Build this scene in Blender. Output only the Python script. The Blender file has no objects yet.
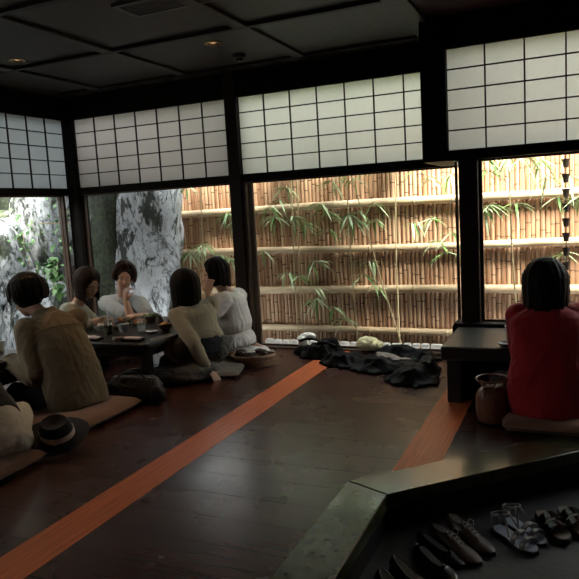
import bpy, bmesh, math, random
from mathutils import Vector, Matrix, Euler, noise
random.seed(7)
PI = math.pi
SC = bpy.context.scene
COL = SC.collection
V = Vector

# ------------------------------------------------------------------ camera
CAM_Z = 1.25
F_PX = 648.55
CAM_E = Euler((math.radians(83.0215), math.radians(3.2212), math.radians(23.6779)), 'XYZ')
CAM_M = CAM_E.to_matrix()
cd = bpy.data.cameras.new('camera')
cd.sensor_width = 36; cd.sensor_height = 36; cd.sensor_fit = 'HORIZONTAL'
cd.lens = F_PX / 579 * 36
cd.clip_start = .05
cam = bpy.data.objects.new('camera', cd)
cam.location = (0, 0, CAM_Z); cam.rotation_euler = CAM_E
COL.objects.link(cam); SC.camera = cam

def ray(px, py):
    return CAM_M @ V((px - 289.5, 289.5 - py, -F_PX))
def at(px, py, y):
    "point of the place seen at a pixel of the photograph, at depth y"
    d = ray(px, py); return V((0, 0, CAM_Z)) + d * (y / d.y)
def onz(px, py, z=0.):
    d = ray(px, py); return V((0, 0, CAM_Z)) + d * ((z - CAM_Z) / d.z)
def pxy(P):
    v = CAM_M.transposed() @ (V(P) - V((0, 0, CAM_Z)))
    return (round(289.5 + F_PX * v.x / -v.z, 1), round(289.5 - F_PX * v.y / -v.z, 1))

# --------------------------------------------------------------- materials
def nt(name):
    m = bpy.data.materials.new(name); m.use_nodes = True
    t = m.node_tree; t.nodes.clear()
    return m, t, t.nodes, t.links
def ramp(N, stops):
    r = N.new('ShaderNodeValToRGB'); e = r.color_ramp.elements
    while len(e) < len(stops): e.new(.5)
    for i, (p, c) in enumerate(stops):
        e[i].position = p; e[i].color = (*c, 1)
    return r
def mat(name, c1, c2=None, rough=.6, scale=6., detail=4., stretch=(1, 1, 1), bump=0., bscale=None, metal=0., coat=0.,
        spec=.3, island=0., sheen=0., coords='Object'):
    "principled surface; colour wanders between c1 and c2 with noise"
    m, t, N, L = nt(name)
    out = N.new('ShaderNodeOutputMaterial'); b = N.new('ShaderNodeBsdfPrincipled')
    L.new(b.outputs[0], out.inputs[0])
    b.inputs['Roughness'].default_value = rough; b.inputs['Metallic'].default_value = metal
    b.inputs['Coat Weight'].default_value = coat; b.inputs['Specular IOR Level'].default_value = spec
    if sheen: b.inputs['Sheen Weight'].default_value = sheen
    c2 = c2 or tuple(x * .8 for x in c1)
    tc = N.new('ShaderNodeTexCoord'); mp = N.new('ShaderNodeMapping'); mp.inputs['Scale'].default_value = stretch
    L.new(tc.outputs[coords], mp.inputs[0])
    nz = N.new('ShaderNodeTexNoise'); nz.inputs['Scale'].default_value = scale; nz.inputs['Detail'].default_value = detail
    L.new(mp.outputs[0], nz.inputs['Vector'])
    r = ramp(N, [(.3, c1), (.7, c2)])
    if island:
        g = N.new('ShaderNodeNewGeometry')
        mx = N.new('ShaderNodeMath'); mx.operation = 'MULTIPLY_ADD'; mx.inputs[1].default_value = island; 
        sub = N.new('ShaderNodeMath'); sub.operation = 'SUBTRACT'; sub.inputs[1].default_value = .5
        L.new(g.outputs['Random Per Island'], sub.inputs[0]); L.new(sub.outputs[0], mx.inputs[0]); L.new(nz.outputs[0], mx.inputs[2])
        L.new(mx.outputs[0], r.inputs[0])
    else: L.new(nz.outputs[0], r.inputs[0])
    L.new(r.outputs[0], b.inputs['Base Color'])
    if bump:
        n2 = N.new('ShaderNodeTexNoise'); n2.inputs['Scale'].default_value = bscale or scale * 4; n2.inputs['Detail'].default_value = 5
        L.new(mp.outputs[0], n2.inputs['Vector'])
        bp = N.new('ShaderNodeBump'); bp.inputs['Strength'].default_value = bump; bp.inputs['Distance'].default_value = .01
        L.new(n2.outputs[0], bp.inputs['Height']); L.new(bp.outputs[0], b.inputs['Normal'])
    return m
def glass_mat(name, tint=(.95, .97, .96), ior=1.45, milk=0.):
    m, t, N, L = nt(name)
    out = N.new('ShaderNodeOutputMaterial'); tr = N.new('ShaderNodeBsdfTransparent'); gl = N.new('ShaderNodeBsdfGlossy')
    tr.inputs[0].default_value = (*tint, 1); gl.inputs['Roughness'].default_value = .02
    fr = N.new('ShaderNodeFresnel'); fr.inputs[0].default_value = ior
    ge = N.new('ShaderNodeNewGeometry'); iv = N.new('ShaderNodeMath'); iv.operation = 'SUBTRACT'; iv.inputs[0].default_value = 1; L.new(ge.outputs['Backfacing'], iv.inputs[1])
    fm = N.new('ShaderNodeMath'); fm.operation = 'MULTIPLY'; L.new(fr.outputs[0], fm.inputs[0]); L.new(iv.outputs[0], fm.inputs[1])
    mx = N.new('ShaderNodeMixShader'); L.new(fm.outputs[0], mx.inputs[0]); L.new(tr.outputs[0], mx.inputs[1]); L.new(gl.outputs[0], mx.inputs[2])
    last = mx
    if milk:
        df = N.new('ShaderNodeBsdfTranslucent'); df.inputs[0].default_value = (.8, .82, .8, 1)
        m2 = N.new('ShaderNodeMixShader'); m2.inputs[0].default_value = milk
        L.new(mx.outputs[0], m2.inputs[1]); L.new(df.outputs[0], m2.inputs[2]); last = m2
    L.new(last.outputs[0], out.inputs[0])
    return m
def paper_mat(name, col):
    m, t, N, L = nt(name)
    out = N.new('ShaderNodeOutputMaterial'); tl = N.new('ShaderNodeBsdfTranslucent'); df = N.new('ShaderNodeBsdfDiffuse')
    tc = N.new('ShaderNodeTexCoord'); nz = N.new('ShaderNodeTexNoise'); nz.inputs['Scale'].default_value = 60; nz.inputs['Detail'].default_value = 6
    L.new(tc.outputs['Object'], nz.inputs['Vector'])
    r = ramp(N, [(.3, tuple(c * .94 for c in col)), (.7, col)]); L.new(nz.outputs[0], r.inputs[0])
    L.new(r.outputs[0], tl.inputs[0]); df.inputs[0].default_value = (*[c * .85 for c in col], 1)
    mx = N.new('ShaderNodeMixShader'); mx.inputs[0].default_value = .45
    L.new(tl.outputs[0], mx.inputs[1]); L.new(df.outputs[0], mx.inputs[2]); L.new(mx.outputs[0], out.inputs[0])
    return m
def glow_mat(name, col, s):
    m, t, N, L = nt(name)
    out = N.new('ShaderNodeOutputMaterial'); e = N.new('ShaderNodeEmission'); e.inputs[0].default_value = (*col, 1); e.inputs[1].default_value = s
    L.new(e.outputs[0], out.inputs[0]); return m
def plank_mat(name, c1, c2, width, length, rough, seam=(.010, .005, .004), coat=0., grain=(1.2, 26, 26)):
    "planks along X in world space, seams of a darker colour, one tone per plank"
    m, t, N, L = nt(name)
    out = N.new('ShaderNodeOutputMaterial'); b = N.new('ShaderNodeBsdfPrincipled'); L.new(b.outputs[0], out.inputs[0])
    g = N.new('ShaderNodeNewGeometry')
    br = N.new('ShaderNodeTexBrick')
    br.inputs['Scale'].default_value = 1; br.inputs['Brick Width'].default_value = length; br.inputs['Row Height'].default_value = width
    br.inputs['Mortar Size'].default_value = .0032; br.inputs['Mortar Smooth'].default_value = .1; br.inputs['Bias'].default_value = 0
    br.inputs['Color1'].default_value = (0, 0, 0, 1); br.inputs['Color2'].default_value = (1, 1, 1, 1); br.inputs['Mortar'].default_value = (.5, .5, .5, 1)
    L.new(g.outputs['Position'], br.inputs['Vector'])
    mp = N.new('ShaderNodeMapping'); mp.inputs['Scale'].default_value = grain; L.new(g.outputs['Position'], mp.inputs[0])
    nz = N.new('ShaderNodeTexNoise'); nz.inputs['Scale'].default_value = 2; nz.inputs['Detail'].default_value = 6; L.new(mp.outputs[0], nz.inputs['Vector'])
    a = N.new('ShaderNodeMath'); a.operation = 'MULTIPLY_ADD'; a.inputs[1].default_value = .45
    L.new(br.outputs['Color'], a.inputs[0]); L.new(nz.outputs[0], a.inputs[2])
    r = ramp(N, [(.35, c1), (.95, c2)]); L.new(a.outputs[0], r.inputs[0])
    mx = N.new('ShaderNodeMix'); mx.data_type = 'RGBA'; L.new(br.outputs['Fac'], mx.inputs[0]); L.new(r.outputs[0], mx.inputs[6]); mx.inputs[7].default_value = (*seam, 1)
    L.new(mx.outputs[2], b.inputs['Base Color'])
    n3 = N.new('ShaderNodeTexNoise'); n3.inputs['Scale'].default_value = 2.2; n3.inputs['Detail'].default_value = 4; L.new(g.outputs['Position'], n3.inputs['Vector'])
    rr = N.new('ShaderNodeMapRange'); rr.inputs[1].default_value = .3; rr.inputs[2].default_value = .7; rr.inputs[3].default_value = rough * .9; rr.inputs[4].default_value = rough * 1.1
    L.new(n3.outputs[0], rr.inputs[0]); L.new(rr.outputs[0], b.inputs['Roughness'])
    b.inputs['Coat Weight'].default_value = coat; b.inputs['Coat Roughness'].default_value = .15
    mxs = N.new('ShaderNodeMath'); mxs.operation = 'SUBTRACT'; mxs.inputs[0].default_value = 1; L.new(br.outputs['Fac'], mxs.inputs[1])
    sp = N.new('ShaderNodeMath'); sp.operation = 'MULTIPLY'; sp.inputs[1].default_value = .26; ad_ = N.new('ShaderNodeMath'); ad_.inputs[1].default_value = .3; L.new(mxs.outputs[0], ad_.inputs[0]); L.new(ad_.outputs[0], sp.inputs[0]); L.new(sp.outputs[0], b.inputs['Specular IOR Level'])
    bp = N.new('ShaderNodeBump'); bp.inputs['Strength'].default_value = .2; bp.inputs['Distance'].default_value = .002
    L.new(mxs.outputs[0], bp.inputs['Height']); L.new(bp.outputs[0], b.inputs['Normal'])
    return m
def rock_mat(name, pale, dark, moss, moss_amt, scale=3., tilt=.5, seedv=0., cleft=.405):
    m, t, N, L = nt(name)
    out = N.new('ShaderNodeOutputMaterial'); b = N.new('ShaderNodeBsdfPrincipled'); L.new(b.outputs[0], out.inputs[0])
    b.inputs['Roughness'].default_value = .7
    tc = N.new('ShaderNodeTexCoord'); mp = N.new('ShaderNodeMapping')
    mp.inputs['Rotation'].default_value = (0, tilt, 0); mp.inputs['Scale'].default_value = (1.6, 1.3, .75); mp.inputs['Location'].default_value = (seedv, seedv * .7, 0)
    L.new(tc.outputs['Object'], mp.inputs[0])
    def noise_(sc, det, ro, dist=0., w=0.):
        n = N.new('ShaderNodeTexNoise'); n.noise_dimensions = '4D'; n.inputs['W'].default_value = w; n.inputs['Scale'].default_value = sc; n.inputs['Detail'].default_value = det
        n.inputs['Roughness'].default_value = ro; n.inputs['Distortion'].default_value = dist; L.new(mp.outputs[0], n.inputs['Vector']); return n
    def mixc(fac, c1, c2):
        x = N.new('ShaderNodeMix'); x.data_type = 'RGBA'; L.new(fac, x.inputs[0]); L.new(c1, x.inputs[6])
        if isinstance(c2, tuple): x.inputs[7].default_value = (*c2, 1)
        else: L.new(c2, x.inputs[7])
        return x.outputs[2]
    n1 = noise_(scale * 3, 12, .7, .3, 1 + seedv)
    r1 = ramp(N, [(.30, tuple(.45 * p + .55 * q for p, q in zip(pale, dark))), (.62, pale)]); L.new(n1.outputs[0], r1.inputs[0])
    n2 = noise_(scale * .75, 10, .66, .9, 4 + seedv)                       # big dark clefts with hard edges
    r2 = ramp(N, [(cleft, (1, 1, 1)), (cleft + .03, (0, 0, 0))]); L.new(n2.outputs[0], r2.inputs[0])
    # thin cracks: zero line of a distorted noise
    n3 = noise_(scale * .9, 6, .6, 1.4, 9 + seedv)
    s3 = N.new('ShaderNodeMath'); s3.operation = 'SUBTRACT'; s3.inputs[1].default_value = .5; L.new(n3.outputs[0], s3.inputs[0])
    a3 = N.new('ShaderNodeMath'); a3.operation = 'ABSOLUTE'; L.new(s3.outputs[0], a3.inputs[0])
    r3 = ramp(N, [(.002, (.8, .8, .8)), (.016, (0, 0, 0))]); L.new(a3.outputs[0], r3.inputs[0])
    n5 = noise_(scale * .8, 8, .65, .3, 14 + seedv)
    r5 = ramp(N, [(.60 - moss_amt * .3, (0, 0, 0)), (.66 - moss_amt * .3, (1, 1, 1))]); L.new(n5.outputs[0], r5.inputs[0])
    n4 = N.new('ShaderNodeTexNoise'); n4.inputs['Scale'].default_value = 26; n4.inputs['Detail'].default_value = 8; L.new(tc.outputs['Object'], n4.inputs['Vector'])
    r4 = ramp(N, [(.38, tuple(x * .25 for x in moss)), (.66, moss)]); L.new(n4.outputs[0], r4.inputs[0])
    c = mixc(r5.outputs[0], r1.outputs[0], r4.outputs[0]); c = mixc(r2.outputs[0], c, dark); c = mixc(r3.outputs[0], c, tuple(x * .7 for x in dark))
    L.new(c, b.inputs['Base Color'])
    ad = N.new('ShaderNodeMath'); ad.operation = 'SUBTRACT'; L.new(n1.outputs[0], ad.inputs[0]); L.new(r3.outputs[0], ad.inputs[1])
    bp = N.new('ShaderNodeBump'); bp.inputs['Strength'].default_value = .8; bp.inputs['Distance'].default_value = .025
    L.new(ad.outputs[0], bp.inputs['Height']); L.new(bp.outputs[0], b.inputs['Normal'])
    return m

M = {}
M['dark_wood'] = mat('dark_stained_wood', (.0055, .0040, .0033), (.010, .0075, .006), .6, 3, 5, (1, 1, 1), .1, spec=.12)
M['post_wood'] = mat('post_wood', (.010, .0055, .0042), (.019, .0105, .008), .5, 5, 5, (6, 6, .5), .1, spec=.2)
M['frame_wood'] = mat('sash_wood', (0.054, 0.033, 0.023), (0.084, 0.054, 0.039), .45, 5, 5, (6, 6, .6), .1)
M['ceil'] = mat('ceiling_board', (0.0298, 0.0229, 0.0187), (0.0425, 0.0340, 0.0272), .5, 2.5, 6, (9, .6, 1), .08)
M['ceil_red'] = mat('ceiling_board_reddish', (0.052, 0.025, 0.021), (0.070, 0.035, 0.030), .5, 2.5, 6, (9, .6, 1), .08)
M['batten'] = mat('ceiling_batten', (0.032, 0.023, 0.019), (0.045, 0.035, 0.029), .5, 3, 5, (1, 1, 1), .1)
M['plaster'] = mat('dark_plaster', (.05, .04, .032), (.07, .056, .044), .9, 12, 5, bump=.2)
M['beige_plaster'] = mat('beige_plaster', (.40, .34, .24), (.46, .40, .29), .9, 12, 5, bump=.2)
M['floor'] = plank_mat('floor_planks', (.036, .0100, .0068), (.062, .0205, .0135), .20, 4.3, .27)
M['orange'] = mat('orange_board', (0.4657, 0.1057, 0.0356), (0.6885, 0.1786, 0.0616), .34, 3, 6, (26, 1.0, 6), .05, coords='Object', spec=.16)
M['kamachi'] = mat('step_board', (0.0344, 0.0358, 0.0165), (0.0674, 0.0660, 0.0344), .20, 3, 6, (5, 5, 5), .06, 5, coat=.1, spec=.5)  # base colour tinted green to stand in for reflected foliage
M['fascia'] = mat('step_fascia', (.010, .008, .007), (.018, .014, .012), .6, 4, 5)
M['stone'] = mat('doma_stone', (0.030, 0.030, 0.029), (0.045, 0.045, 0.044), .6, 7, 8, bump=.25, bscale=40)
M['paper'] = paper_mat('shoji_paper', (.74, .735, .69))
M['paper_shaded'] = paper_mat('shoji_paper_shaded', (.52, .50, .475))  # same paper, darkened to stand in for shade on the left screen
M['paper_shaded_cool'] = paper_mat('shoji_paper_shaded_cool', (.50, .525, .52))  # darker, bluer copy of the paper: shade on the left wall put into colour
M['lattice'] = mat('lattice_wood', (0.008, 0.006, 0.005), (0.014, 0.010, 0.008), .55)
M['glass'] = glass_mat('window_glass', ior=1.16)
M['clear'] = glass_mat('tumbler_glass', (.90, .93, .92), 1.5, .06)
M['bamboo'] = mat('bamboo_pole', (.27, .140, .076), (.52, .335, .21), .45, 2.2, 5, (6, 6, 1.2), .05, island=.55)
M['node'] = mat('bamboo_node', (.07, .04, .02), (.13, .08, .045), .6)
M['rail'] = mat('bamboo_rail', (0.4000, 0.2812, 0.1680), (0.6240, 0.4864, 0.3220), .38, 3, 5, (1.2, 6, 6), .05)
M['light_block'] = mat('fence_light_block', (.035, .022, .014), (.05, .03, .02), .9)
M['culm'] = mat('bamboo_culm', (.42, .33, .18), (.60, .50, .30), .45, 5)
M['leaf'] = mat('bamboo_leaf', (.14, .29, .07), (.58, .68, .42), .42, 6, 3, island=.9)
M['hedge_leaf'] = mat('hedge_leaf', (.07, .20, .025), (.24, .44, .09), .45, 6, 3, island=.9)
M['ivy'] = mat('ivy_leaf', (.03, .10, .02), (.18, .32, .12), .42, 6, 3, island=.9)
M['soil'] = mat('garden_soil', (.045, .035, .025), (.08, .065, .05), .95, 9, 8, bump=.5)
M['white_stone'] = mat('edging_stone', (.60, .56, .50), (.78, .74, .68), .6, 9, 5, bump=.2)
M['copper'] = mat('copper', (.055, .040, .032), (.10, .075, .06), .4, 8, metal=.6)
M['skin'] = mat('skin', (0.3960, 0.2255, 0.1540), (0.4433, 0.2618, 0.1859), .5, 5)
M['skin_pale'] = mat('skin_pale', (0.448, 0.276, 0.200), (0.496, 0.312, 0.232), .5, 5)
M['lips'] = mat('lips', (.40, .10, .09), (.46, .13, .11), .4)
M['eye_white'] = mat('eye_white', (.72, .70, .68), None, .2)
M['iris'] = mat('iris', (.012, .008, .006), None, .15)
M['hair'] = mat('black_hair', (0.0056, 0.0042, 0.0035), (0.0112, 0.0077, 0.0063), .5, 4, 4, (30, 30, 2), .25, 8, spec=.09)
M['hair_brown'] = mat('brown_hair', (0.0144, 0.0080, 0.0064), (0.0272, 0.0144, 0.0104), .5, 4, 4, (30, 30, 2), .25, 8, spec=.09)
def cloth(n, a, b=None, rough=.85, sc=5): return mat(n, a, b, rough, sc, 4, (1, 1, 1), .12, 160, sheen=.15)
M['khaki'] = cloth('khaki_cotton', (0.1771, 0.1266, 0.0675), (0.2122, 0.1561, 0.0885))
M['sage'] = cloth('sage_knit', (0.294, 0.294, 0.238), (0.336, 0.336, 0.280))
M['white_tee'] = cloth('white_jersey', (0.255, 0.269, 0.269), (0.294, 0.309, 0.309))
M['cream_knit'] = cloth('cream_knit', (0.3224, 0.2821, 0.1898), (0.3705, 0.3302, 0.2262))
M['navy'] = cloth('navy_cotton', (0.008, 0.010, 0.015), (0.014, 0.016, 0.024))
M['grey_skirt'] = cloth('grey_skirt_cloth', (0.0688, 0.0648, 0.0580), (0.1013, 0.0959, 0.0851))
M['white_dress'] = cloth('white_linen', (0.595, 0.578, 0.552), (0.663, 0.646, 0.620))
M['red'] = cloth('red_knit', (0.2976, 0.0072, 0.0132), (0.3720, 0.0120, 0.0192))
M['cream_trouser'] = cloth('cream_trousers', (0.5005, 0.4404, 0.3311), (0.5698, 0.5005, 0.3912))
M['black_cloth'] = cloth('black_cloth', (0.006, 0.006, 0.007), (0.011, 0.011, 0.011))
M['dark_trouser'] = cloth('dark_trousers', (0.010, 0.010, 0.011), (0.018, 0.017, 0.018))
M['black_gloss'] = mat('black_shiny_cloth', (0.0011, 0.0011, 0.0012), (0.0022, 0.0022, 0.0023), .45, 9, 5, bump=.25, bscale=30, spec=.06)
M['lining'] = mat('grey_lining', (.15, .13, .115), (.19, .165, .145), .5, 9)
M['white_cotton'] = cloth('white_cotton', (0.8050, 0.7705, 0.7130), (0.8970, 0.8625, 0.8050))
M['yellow_cloth'] = mat('pale_yellow_print', (0.8800, 0.8140, 0.4620), (0.6600, 0.6160, 0.3960), .8, 14, 3, bump=.2)
M['zabuton'] = cloth('brown_cushion_cloth', (0.1728, 0.0810, 0.0450), (0.2160, 0.1070, 0.0600))
M['zabuton_grey'] = cloth('grey_cushion_cloth', (0.110, 0.094, 0.072), (0.143, 0.121, 0.094))
M['table'] = mat('table_lacquer', (0.013, 0.010, 0.008), (0.024, 0.019, 0.016), .33, 3, 6, (2, 14, 2), .06, spec=.3)
M['black_table'] = mat('black_table_wood', (0.013, 0.013, 0.013), (0.032, 0.031, 0.029), .38, 2.5, 6, (1.5, 12, 2), .12, spec=.25)
M['leather'] = mat('black_leather', (0.0152, 0.0152, 0.0171), (0.0285, 0.0285, 0.0285), .38, 9, bump=.25, bscale=90)
M['brown_leather'] = mat('brown_glazed', (0.120, 0.040, 0.022), (0.192, 0.068, 0.036), .3, 7, 4, bump=.1, coat=.3)
M['steel'] = mat('steel', (.55, .54, .52), None, .25, metal=1.)
M['brass'] = mat('brass', (.60, .42, .20), None, .3, metal=1.)
M['wicker'] = mat('wicker', (0.2195, 0.1396, 0.0798), (0.4389, 0.2878, 0.1795), .55, 20, island=.5)
M['card'] = mat('white_card', (.72, .70, .62), None, .7)
M['brown_cloth'] = cloth('dark_brown_cloth', (0.0770, 0.0484, 0.0352), (0.1100, 0.0748, 0.0550))
M['ribbon'] = cloth('white_ribbon', (.74, .62, .54), (.80, .68, .60))
M['ceramic'] = mat('grey_ceramic', (.34, .35, .34), (.42, .43, .42), .25, 8)
M['ceramic_dark'] = mat('brown_ceramic', (.07, .045, .03), (.12, .08, .055), .3, 8)
M['ceramic_white'] = mat('white_ceramic', (.72, .71, .68), None, .2)
M['tray'] = mat('black_lacquer', (.010, .008, .008), None, .2)
M['towel'] = cloth('pale_towel', (0.495, 0.413, 0.375), (0.540, 0.458, 0.420))
M['food'] = mat('fried_food', (.40, .15, .045), (.62, .30, .10), .6, 30)
M['green_food'] = mat('salad', (.06, .12, .03), (.22, .28, .10), .6, 40)
M['tea'] = mat('dark_tea', (.05, .025, .012), None, .1)
M['straw'] = mat('straw_white', (.78, .78, .76), None, .4)
M['wood_pale'] = mat('pale_wood', (.52, .36, .21), None, .5)
M['white_plastic'] = mat('white_plastic', (.6, .6, .58), None, .4)
M['grey_plastic'] = mat('grey_plastic', (.08, .075, .07), None, .45)
M['shoe_brown'] = mat('brown_shoe_leather', (0.035, 0.021, 0.015), (0.059, 0.036, 0.027), .33, 12, bump=.1)
M['shoe_black'] = mat('black_patent', (.010, .010, .010), None, .2)
M['shoe_bronze'] = mat('bronze_shoe', (0.036, 0.022, 0.016), (0.054, 0.033, 0.024), .35)
M['sole'] = mat('shoe_sole', (0.011, 0.009, 0.007), None, .6)
M['insole_blue'] = mat('pale_insole', (0.336, 0.364, 0.434), None, .4)
M['insole_tan'] = mat('tan_insole', (0.156, 0.126, 0.099), (0.186, 0.150, 0.120), .6)
M['silver'] = mat('silver_strap', (0.204, 0.192, 0.186), (0.288, 0.276, 0.264), .28, metal=.7)
M['lace'] = mat('pale_lace', (.42, .38, .34), None, .7)

# ------------------------------------------------------------ mesh helpers
def mw(o):
    m = o.matrix_parent_inverse @ o.matrix_basis
    return mw(o.parent) @ m if o.parent else o.matrix_basis.copy()
def adopt(o, parent):
    o.parent = parent; o.matrix_parent_inverse = mw(parent).inverted()
class MB:
    "collects shapes; build() links them as one mesh object"
    def __init__(s): s.v = []; s.f = []; s.m = []
    def add(s, vs, fs, mi=0):
        o = len(s.v); s.v += [tuple(v) for v in vs]
        for f in fs: s.f.append(tuple(i + o for i in f)); s.m.append(mi)
        return s
    def box(s, lo, hi, mi=0, rot=None, org=None):
        x0, y0, z0 = lo; x1, y1, z1 = hi
        vs = [V((x, y, z)) for x in (x0, x1) for y in (y0, y1) for z in (z0, z1)]
        if rot is not None:
            o = V(org) if org is not None else sum(vs, V()) / 8
            vs = [rot @ (v - o) + o for v in vs]
        return s.add(vs, [(0, 1, 3, 2), (4, 6, 7, 5), (0, 4, 5, 1), (2, 3, 7, 6), (0, 2, 6, 4), (1, 5, 7, 3)], mi)
    def prism(s, pts, z0, z1, mi=0):
        n = len(pts)
        vs = [(p[0], p[1], z0) for p in pts] + [(p[0], p[1], z1) for p in pts]
        fs = [tuple(range(n - 1, -1, -1)), tuple(range(n, 2 * n))] + [(i, (i + 1) % n, n + (i + 1) % n, n + i) for i in range(n)]
        return s.add(vs, fs, mi)
    def rings(s, rings, mi=0, close=True, loop=False):
        n = len(rings[0]); vs = [p for r in rings for p in r]; fs = []
        k = len(rings)
        for a in range(k if loop else k - 1):
            for i in range(n):
                b = (a + 1) % k
                fs.append((a * n + i, a * n + (i + 1) % n, b * n + (i + 1) % n, b * n + i))
        if close and not loop:
            fs.append(tuple(range(n - 1, -1, -1))); fs.append(tuple((k - 1) * n + i for i in range(n)))
        return s.add(vs, fs, mi)
    def tube(s, pts, rad, seg=8, mi=0, close=True, loop=False):
        pts = [V(p) for p in pts]; n = len(pts)
        rad = rad if isinstance(rad, (list, tuple)) else [rad] * n
        rs = []; prev = None
        for i, p in enumerate(pts):
            if loop: t = pts[(i + 1) % n] - pts[i - 1]
            else: t = pts[min(i + 1, n - 1)] - pts[max(i - 1, 0)]
            t = t.normalized() if t.length > 1e-9 else V((0, 0, 1))
            if prev is None:
                a = V((0, 0, 1)) if abs(t.z) < .9 else V((1, 0, 0)); u = t.cross(a).normalized()
            else:
                u = (prev - t * prev.dot(t))
                u = u.normalized() if u.length > 1e-6 else t.orthogonal().normalized()
            prev = u; w = t.cross(u)
            rs.append([p + (u * math.cos(2 * PI * k / seg) + w * math.sin(2 * PI * k / seg)) * rad[i] for k in range(seg)])
        return s.rings(rs, mi, close, loop)
    def ell(s, c, r, R=None, seg=16, rg=10, mi=0):
        c = V(c); vs = []; fs = []
        R = R or Matrix.Identity(3)
        vs.append(c + R @ V((0, 0, -r[2])))
        for j in range(1, rg):
            a = -PI / 2 + PI * j / rg
            for i in range(seg):
                b = 2 * PI * i / seg
                vs.append(c + R @ V((r[0] * math.cos(a) * math.cos(b), r[1] * math.cos(a) * math.sin(b), r[2] * math.sin(a))))
        vs.append(c + R @ V((0, 0, r[2]))); e = len(vs) - 1
        for i in range(seg):
            fs.append((0, 1 + (i + 1) % seg, 1 + i))
            q = 1 + (rg - 2) * seg; fs.append((q + i, q + (i + 1) % seg, e))
        for j in range(rg - 2):
            for i in range(seg):
                a = 1 + j * seg + i; b = 1 + j * seg + (i + 1) % seg
                fs.append((a, b, b + seg, a + seg))
        return s.add(vs, fs, mi)
    def cap(s, a, ra, b, rb, seg=14, mi=0):
        "tapered capsule"
        a = V(a); b = V(b); t = (b - a)
        if t.length < 1e-6: return s.ell(a, (ra, ra, ra), mi=mi)
        t.normalize(); pts = []; rad = []
        for k in range(5):
            q = PI / 2 * (1 - k / 4); pts.append(a - t * ra * math.sin(q)); rad.append(max(1e-4, ra * math.cos(q)))
        for k in range(5):
            q = PI / 2 * k / 4; pts.append(b + t * rb * math.sin(q)); rad.append(max(1e-4, rb * math.cos(q)))
        return s.tube(pts, rad, seg, mi)
    def chain(s, pts, rad, mi=0):
        for i in range(len(pts) - 1): s.cap(pts[i], rad[i], pts[i + 1], rad[i + 1], mi=mi)
        return s
    def lathe(s, prof, c=(0, 0, 0), seg=24, mi=0, close=True):
        c = V(c)
        return s.rings([[c + V((r * math.cos(2 * PI * i / seg), r * math.sin(2 * PI * i / seg), z)) for i in range(seg)] for r, z in prof], mi, close)
    def xf(s, loc=(0, 0, 0), rz=0., sc=1.):
        R = Matrix.Rotation(rz, 3, 'Z'); s.v = [tuple(R @ V(v) * sc + V(loc)) for v in s.v]; return s
    def mesh(s, name, smooth=True):
        me = bpy.data.meshes.new(name); me.from_pydata(s.v, [], s.f); me.update()
        for p, i in zip(me.polygons, s.m): p.material_index = i; p.use_smooth = smooth
        return me
    def build(s, name, mats, parent=None, bevel=0., smooth=True, auto=True, org=None):
        mats = mats if isinstance(mats, (list, tuple)) else [mats]
        if org is not None:
            o3 = V(org); s.v = [tuple(V(v) - o3) for v in s.v]
        me = s.mesh(name, smooth)
        for m in mats: me.materials.append(m)
        o = bpy.data.objects.new(name, me); COL.objects.link(o)
        if org is not None: o.location = org
        if bevel:
            b = o.modifiers.new('bevel', 'BEVEL'); b.width = bevel; b.segments = 2; b.limit_method = 'ANGLE'; b.angle_limit = .6
        if smooth and auto: me.set_sharp_from_angle(angle=math.radians(38))
        if parent is not None: adopt(o, parent)
        return o
    def union(s, name, mats, parent=None, voxel=.008, smooth=4, fold=None, org=None, cuts=None):
        "voxel union of everything collected: one continuous skin"
        mats = mats if isinstance(mats, (list, tuple)) else [mats]
        me = s.mesh(name)
        o = bpy.data.objects.new(name, me); COL.objects.link(o)
        r = o.modifiers.new('remesh', 'REMESH'); r.mode = 'VOXEL'; r.voxel_size = voxel; r.use_smooth_shade = True
        if smooth:
            q = o.modifiers.new('smooth', 'SMOOTH'); q.factor = .5; q.iterations = smooth
        dg = bpy.context.evaluated_depsgraph_get(); dg.update()
        m2 = bpy.data.meshes.new_from_object(o.evaluated_get(dg), depsgraph=dg)
        o.modifiers.clear(); o.data = m2; bpy.data.meshes.remove(me); m2.name = name
        if fold: 
            nn = [v.normal.copy() for v in m2.vertices]
            for v, n in zip(m2.vertices, nn): v.co = v.co + n * fold(v.co)
            m2.update()
        if org is not None:
            for v in m2.vertices: v.co = v.co - V(org)
            o.location = org
        for m in mats: m2.materials.append(m)
        for p in m2.polygons: p.use_smooth = True; p.material_index = 0
        if parent is not None: adopt(o, parent)
        return o

def tag(o, label, cat=None, group=None, kind=None):
    if label: o['label'] = label
    if cat: o['category'] = cat
    if group: o['group'] = group
    if kind: o['kind'] = kind
    return o
def struct(o): o['kind'] = 'structure'; return o
def empty(name, loc, label, cat, group=None, rz=0.):
    o = bpy.data.objects.new(name, None); COL.objects.link(o); o.location = loc; o.rotation_euler = (0, 0, rz); o.empty_display_size = .1
    return tag(o, label, cat, group)
def copy_tree(o, parent=None):
    c = o.copy(); COL.objects.link(c); c.parent = parent
    for ch in list(o.children): copy_tree(ch, c)
    return c
def folds(amp, f=(9, 9, 5), seed=0.):
    def g(co):
        q = V((co.x * f[0] + seed, co.y * f[1], co.z * f[2]))
        w = V((noise.noise(q * .6), noise.noise(q * .6 + V((9, 3, 1))), 0)) * 1.2
        r1 = 1 - 2 * abs(noise.noise(q + w)); r2 = 1 - 2 * abs(noise.noise((q + w) * 2.0 + V((4, 7, 2))))
        return amp * (.75 * r1 + .4 * r2 - .55 + .5 * noise.noise(q * .5))
    return g
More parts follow.
